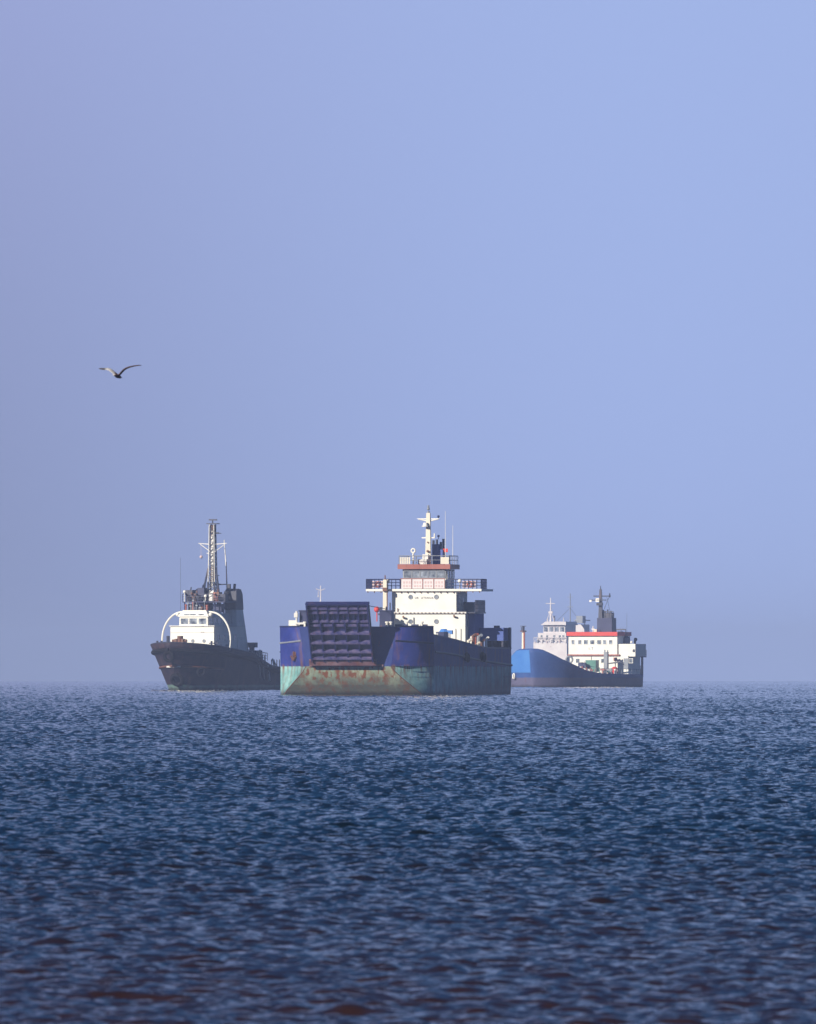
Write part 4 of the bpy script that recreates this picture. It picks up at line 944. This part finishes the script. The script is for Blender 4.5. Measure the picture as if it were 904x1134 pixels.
# =================================================================== DISTANT SHIP hidden behind the landing craft (its white mast shows over the ramp)
ds = ship('distant_ship', 'faint white mast of a ship hidden behind the raised ramp', 'ship', 352, 4200, 12)
S3 = 15000 / 4200.0; W3 = 741 + 15000 * (CAM_H / 4200 + 4200 / (2 * EARTH)); DZ = lambda py: (W3 - py) / S3
moulded_hull('hull', M['far_hull'], ds, 40, -20, lambda z: 18 + .4 * max(0, z), lambda z: 5.2, lambda z: .3, lin(6.0, 4.5))
MB().box(-14, 0, -4, 4, 3.5, 9).build('deckhouse', M['hazed_white'], ds)
hh = MB().box(-10, -1, -3.2, 3.2, 9, 12).build('wheelhouse', M['hazed_white'], ds)
for k in range(5): window(hh, -1, -2.9 + k * 1.2, -1.9 + k * 1.2, 10.4, 11.4)
ma = MB().frus((-4.3, -3.7, -.3, .3, 12), (-4.1, -3.9, -.13, .13, DZ(648.5))).build('mast', M['hazed_white'], ds)
MB().rod((-4, 0, DZ(654)), (-4, -1.5, DZ(652)), .16, .1).rod((-4, 0, DZ(654)), (-4, 1.5, DZ(652)), .16, .1).rod((-4, -.7, DZ(655)), (-4, -.7, DZ(660.5)), .12).ball((-4, -.7, DZ(660.5)), .3).build('yard', M['hazed_white'], ma)

# =================================================================== GULL
def build_gull():
    D = 430.0
    root = Vector(((130 - 452) / 15000 * D, D, CAM_H + (741 - 416.5) / 15000 * D))
    k = D / 15000
    mb = MB()
    # body: rings along its axis; it flies away to the right and towards us, so it is foreshortened
    ax = Vector((0.38, 0.90, -0.12)).normalized(); up = Vector((0, 0, 1)); sd = ax.cross(up).normalized(); up = sd.cross(ax)
    prof = [(-0.30, .012), (-0.27, .018), (-0.235, .032), (-0.20, .045), (-0.15, .048), (-0.08, .055), (0.0, .062), (0.08, .055), (0.16, .04), (0.22, .03), (0.29, .035)]
    n = 12
    for x, r in prof:
        for i in range(n):
            t = 2 * math.pi * i / n; f = .3 if x > .2 else 1
            mb.v.append(tuple(ax * -x * 1.0 + sd * (math.cos(t) * r * (1.5 if x > .2 else 1)) + up * (math.sin(t) * r * f)))
    for j in range(len(prof) - 1):
        for i in range(n): mb.f.append((j * n + i, j * n + (i + 1) % n, (j + 1) * n + (i + 1) % n, (j + 1) * n + i))
    mb.f.append(tuple(range(n))); mb.f.append(tuple(range((len(prof) - 1) * n, len(prof) * n))[::-1])
    me_body_faces = len(mb.f)
    fwd = -ax * -1
    # wings: stations (px, py offsets from body in photo, chord, thickness, twist)
    def wing(st, tw):
        base = len(mb.v); m_ = 10
        for (dx, dz, ch, th) in st:
            c = Vector((dx * k, 0, dz * k)); cd = (ax + up * tw).normalized()
            for i in range(m_):
                t = 2 * math.pi * i / m_
                mb.v.append(tuple(c + cd * (math.cos(t) * ch * .5 + ch * .1) + Vector((0, 0, 1)) * (math.sin(t) * th)))
        for j in range(len(st) - 1):
            for i in range(m_): mb.f.append((base + j * m_ + i, base + j * m_ + (i + 1) % m_, base + (j + 1) * m_ + (i + 1) % m_, base + (j + 1) * m_ + i))
        mb.f.append(tuple(range(base, base + m_))); e = base + (len(st) - 1) * m_; mb.f.append(tuple(range(e, e + m_))[::-1])
        return base
    wing([(0, 0, .18, .028), (3.5, 3.6, .19, .03), (6.5, 7.0, .2, .03), (9.5, 9.0, .19, .028), (13.5, 10.4, .17, .025), (18, 11.4, .14, .02), (23, 12.1, .10, .016), (26.5, 12.3, .03, .008)], 0.16)
    wing([(0, 0, .18, .028), (-3, 2.6, .19, .024), (-6, 5.2, .19, .022), (-9, 7.3, .18, .02), (-12, 8.0, .16, .018), (-15.5, 7.9, .15, .02), (-18.5, 8.2, .11, .016), (-20.5, 8.6, .05, .008)], 0.50)
    # colours from where the feathers are
    m, t, bs = nt('gull_feathers')
    tc = t.nodes.new('ShaderNodeTexCoord'); sp = t.nodes.new('ShaderNodeSeparateXYZ'); t.links.new(tc.outputs['Object'], sp.inputs[0])
    ab = mathn(t, 'ABSOLUTE', sp.outputs[0])
    inner = mixc(t, ramp(t, noise(t, 9), .4, .6), (0.50, 0.48, 0.46), (0.62, 0.60, 0.58))
    c = mixc(t, ramp(t, ab, 0.34, 0.42), inner, (0.06, 0.055, 0.06))
    c = mixc(t, ramp(t, ab, 0.11, 0.05), c, (0.13, 0.05, 0.035))
    c = mixc(t, ramp(t, sp.outputs[0], 0.05, 0.09), c, (0.085, 0.048, 0.038))
    t.links.new(c, bs.inputs['Base Color']); bs.inputs['Roughness'].default_value = .8
    g = mb.build('gull', m, None, smooth=True); g.location = root
    g['label'] = 'brown and white gull gliding with raised wings in the open sky'; g['category'] = 'bird'
    bk = MB(); tip = ax * .37; bk.rod(ax * .29, tip, .014, .004, 6); bk.build('beak', M['orange'], g)
build_gull()

# =================================================================== HAZE
hz = MB().box(-9800, 9800, -8300, 9800, -17, 32).build('haze', None)
hz.data.materials.clear()
m = bpy.data.materials.new('haze_air'); m.use_nodes = True; t = m.node_tree; t.nodes.clear()
o = t.nodes.new('ShaderNodeOutputMaterial'); v = t.nodes.new('ShaderNodeVolumePrincipled')
v.inputs['Color'].default_value = HAZE_COLOR; v.inputs['Density'].default_value = HAZE_DENSITY; v.inputs['Anisotropy'].default_value = 0.0
t.links.new(v.outputs[0], o.inputs['Volume']); hz.data.materials.append(m)
m.cycles.homogeneous_volume = True
hz['kind'] = 'stuff'; hz['label'] = 'pale blue sea haze'
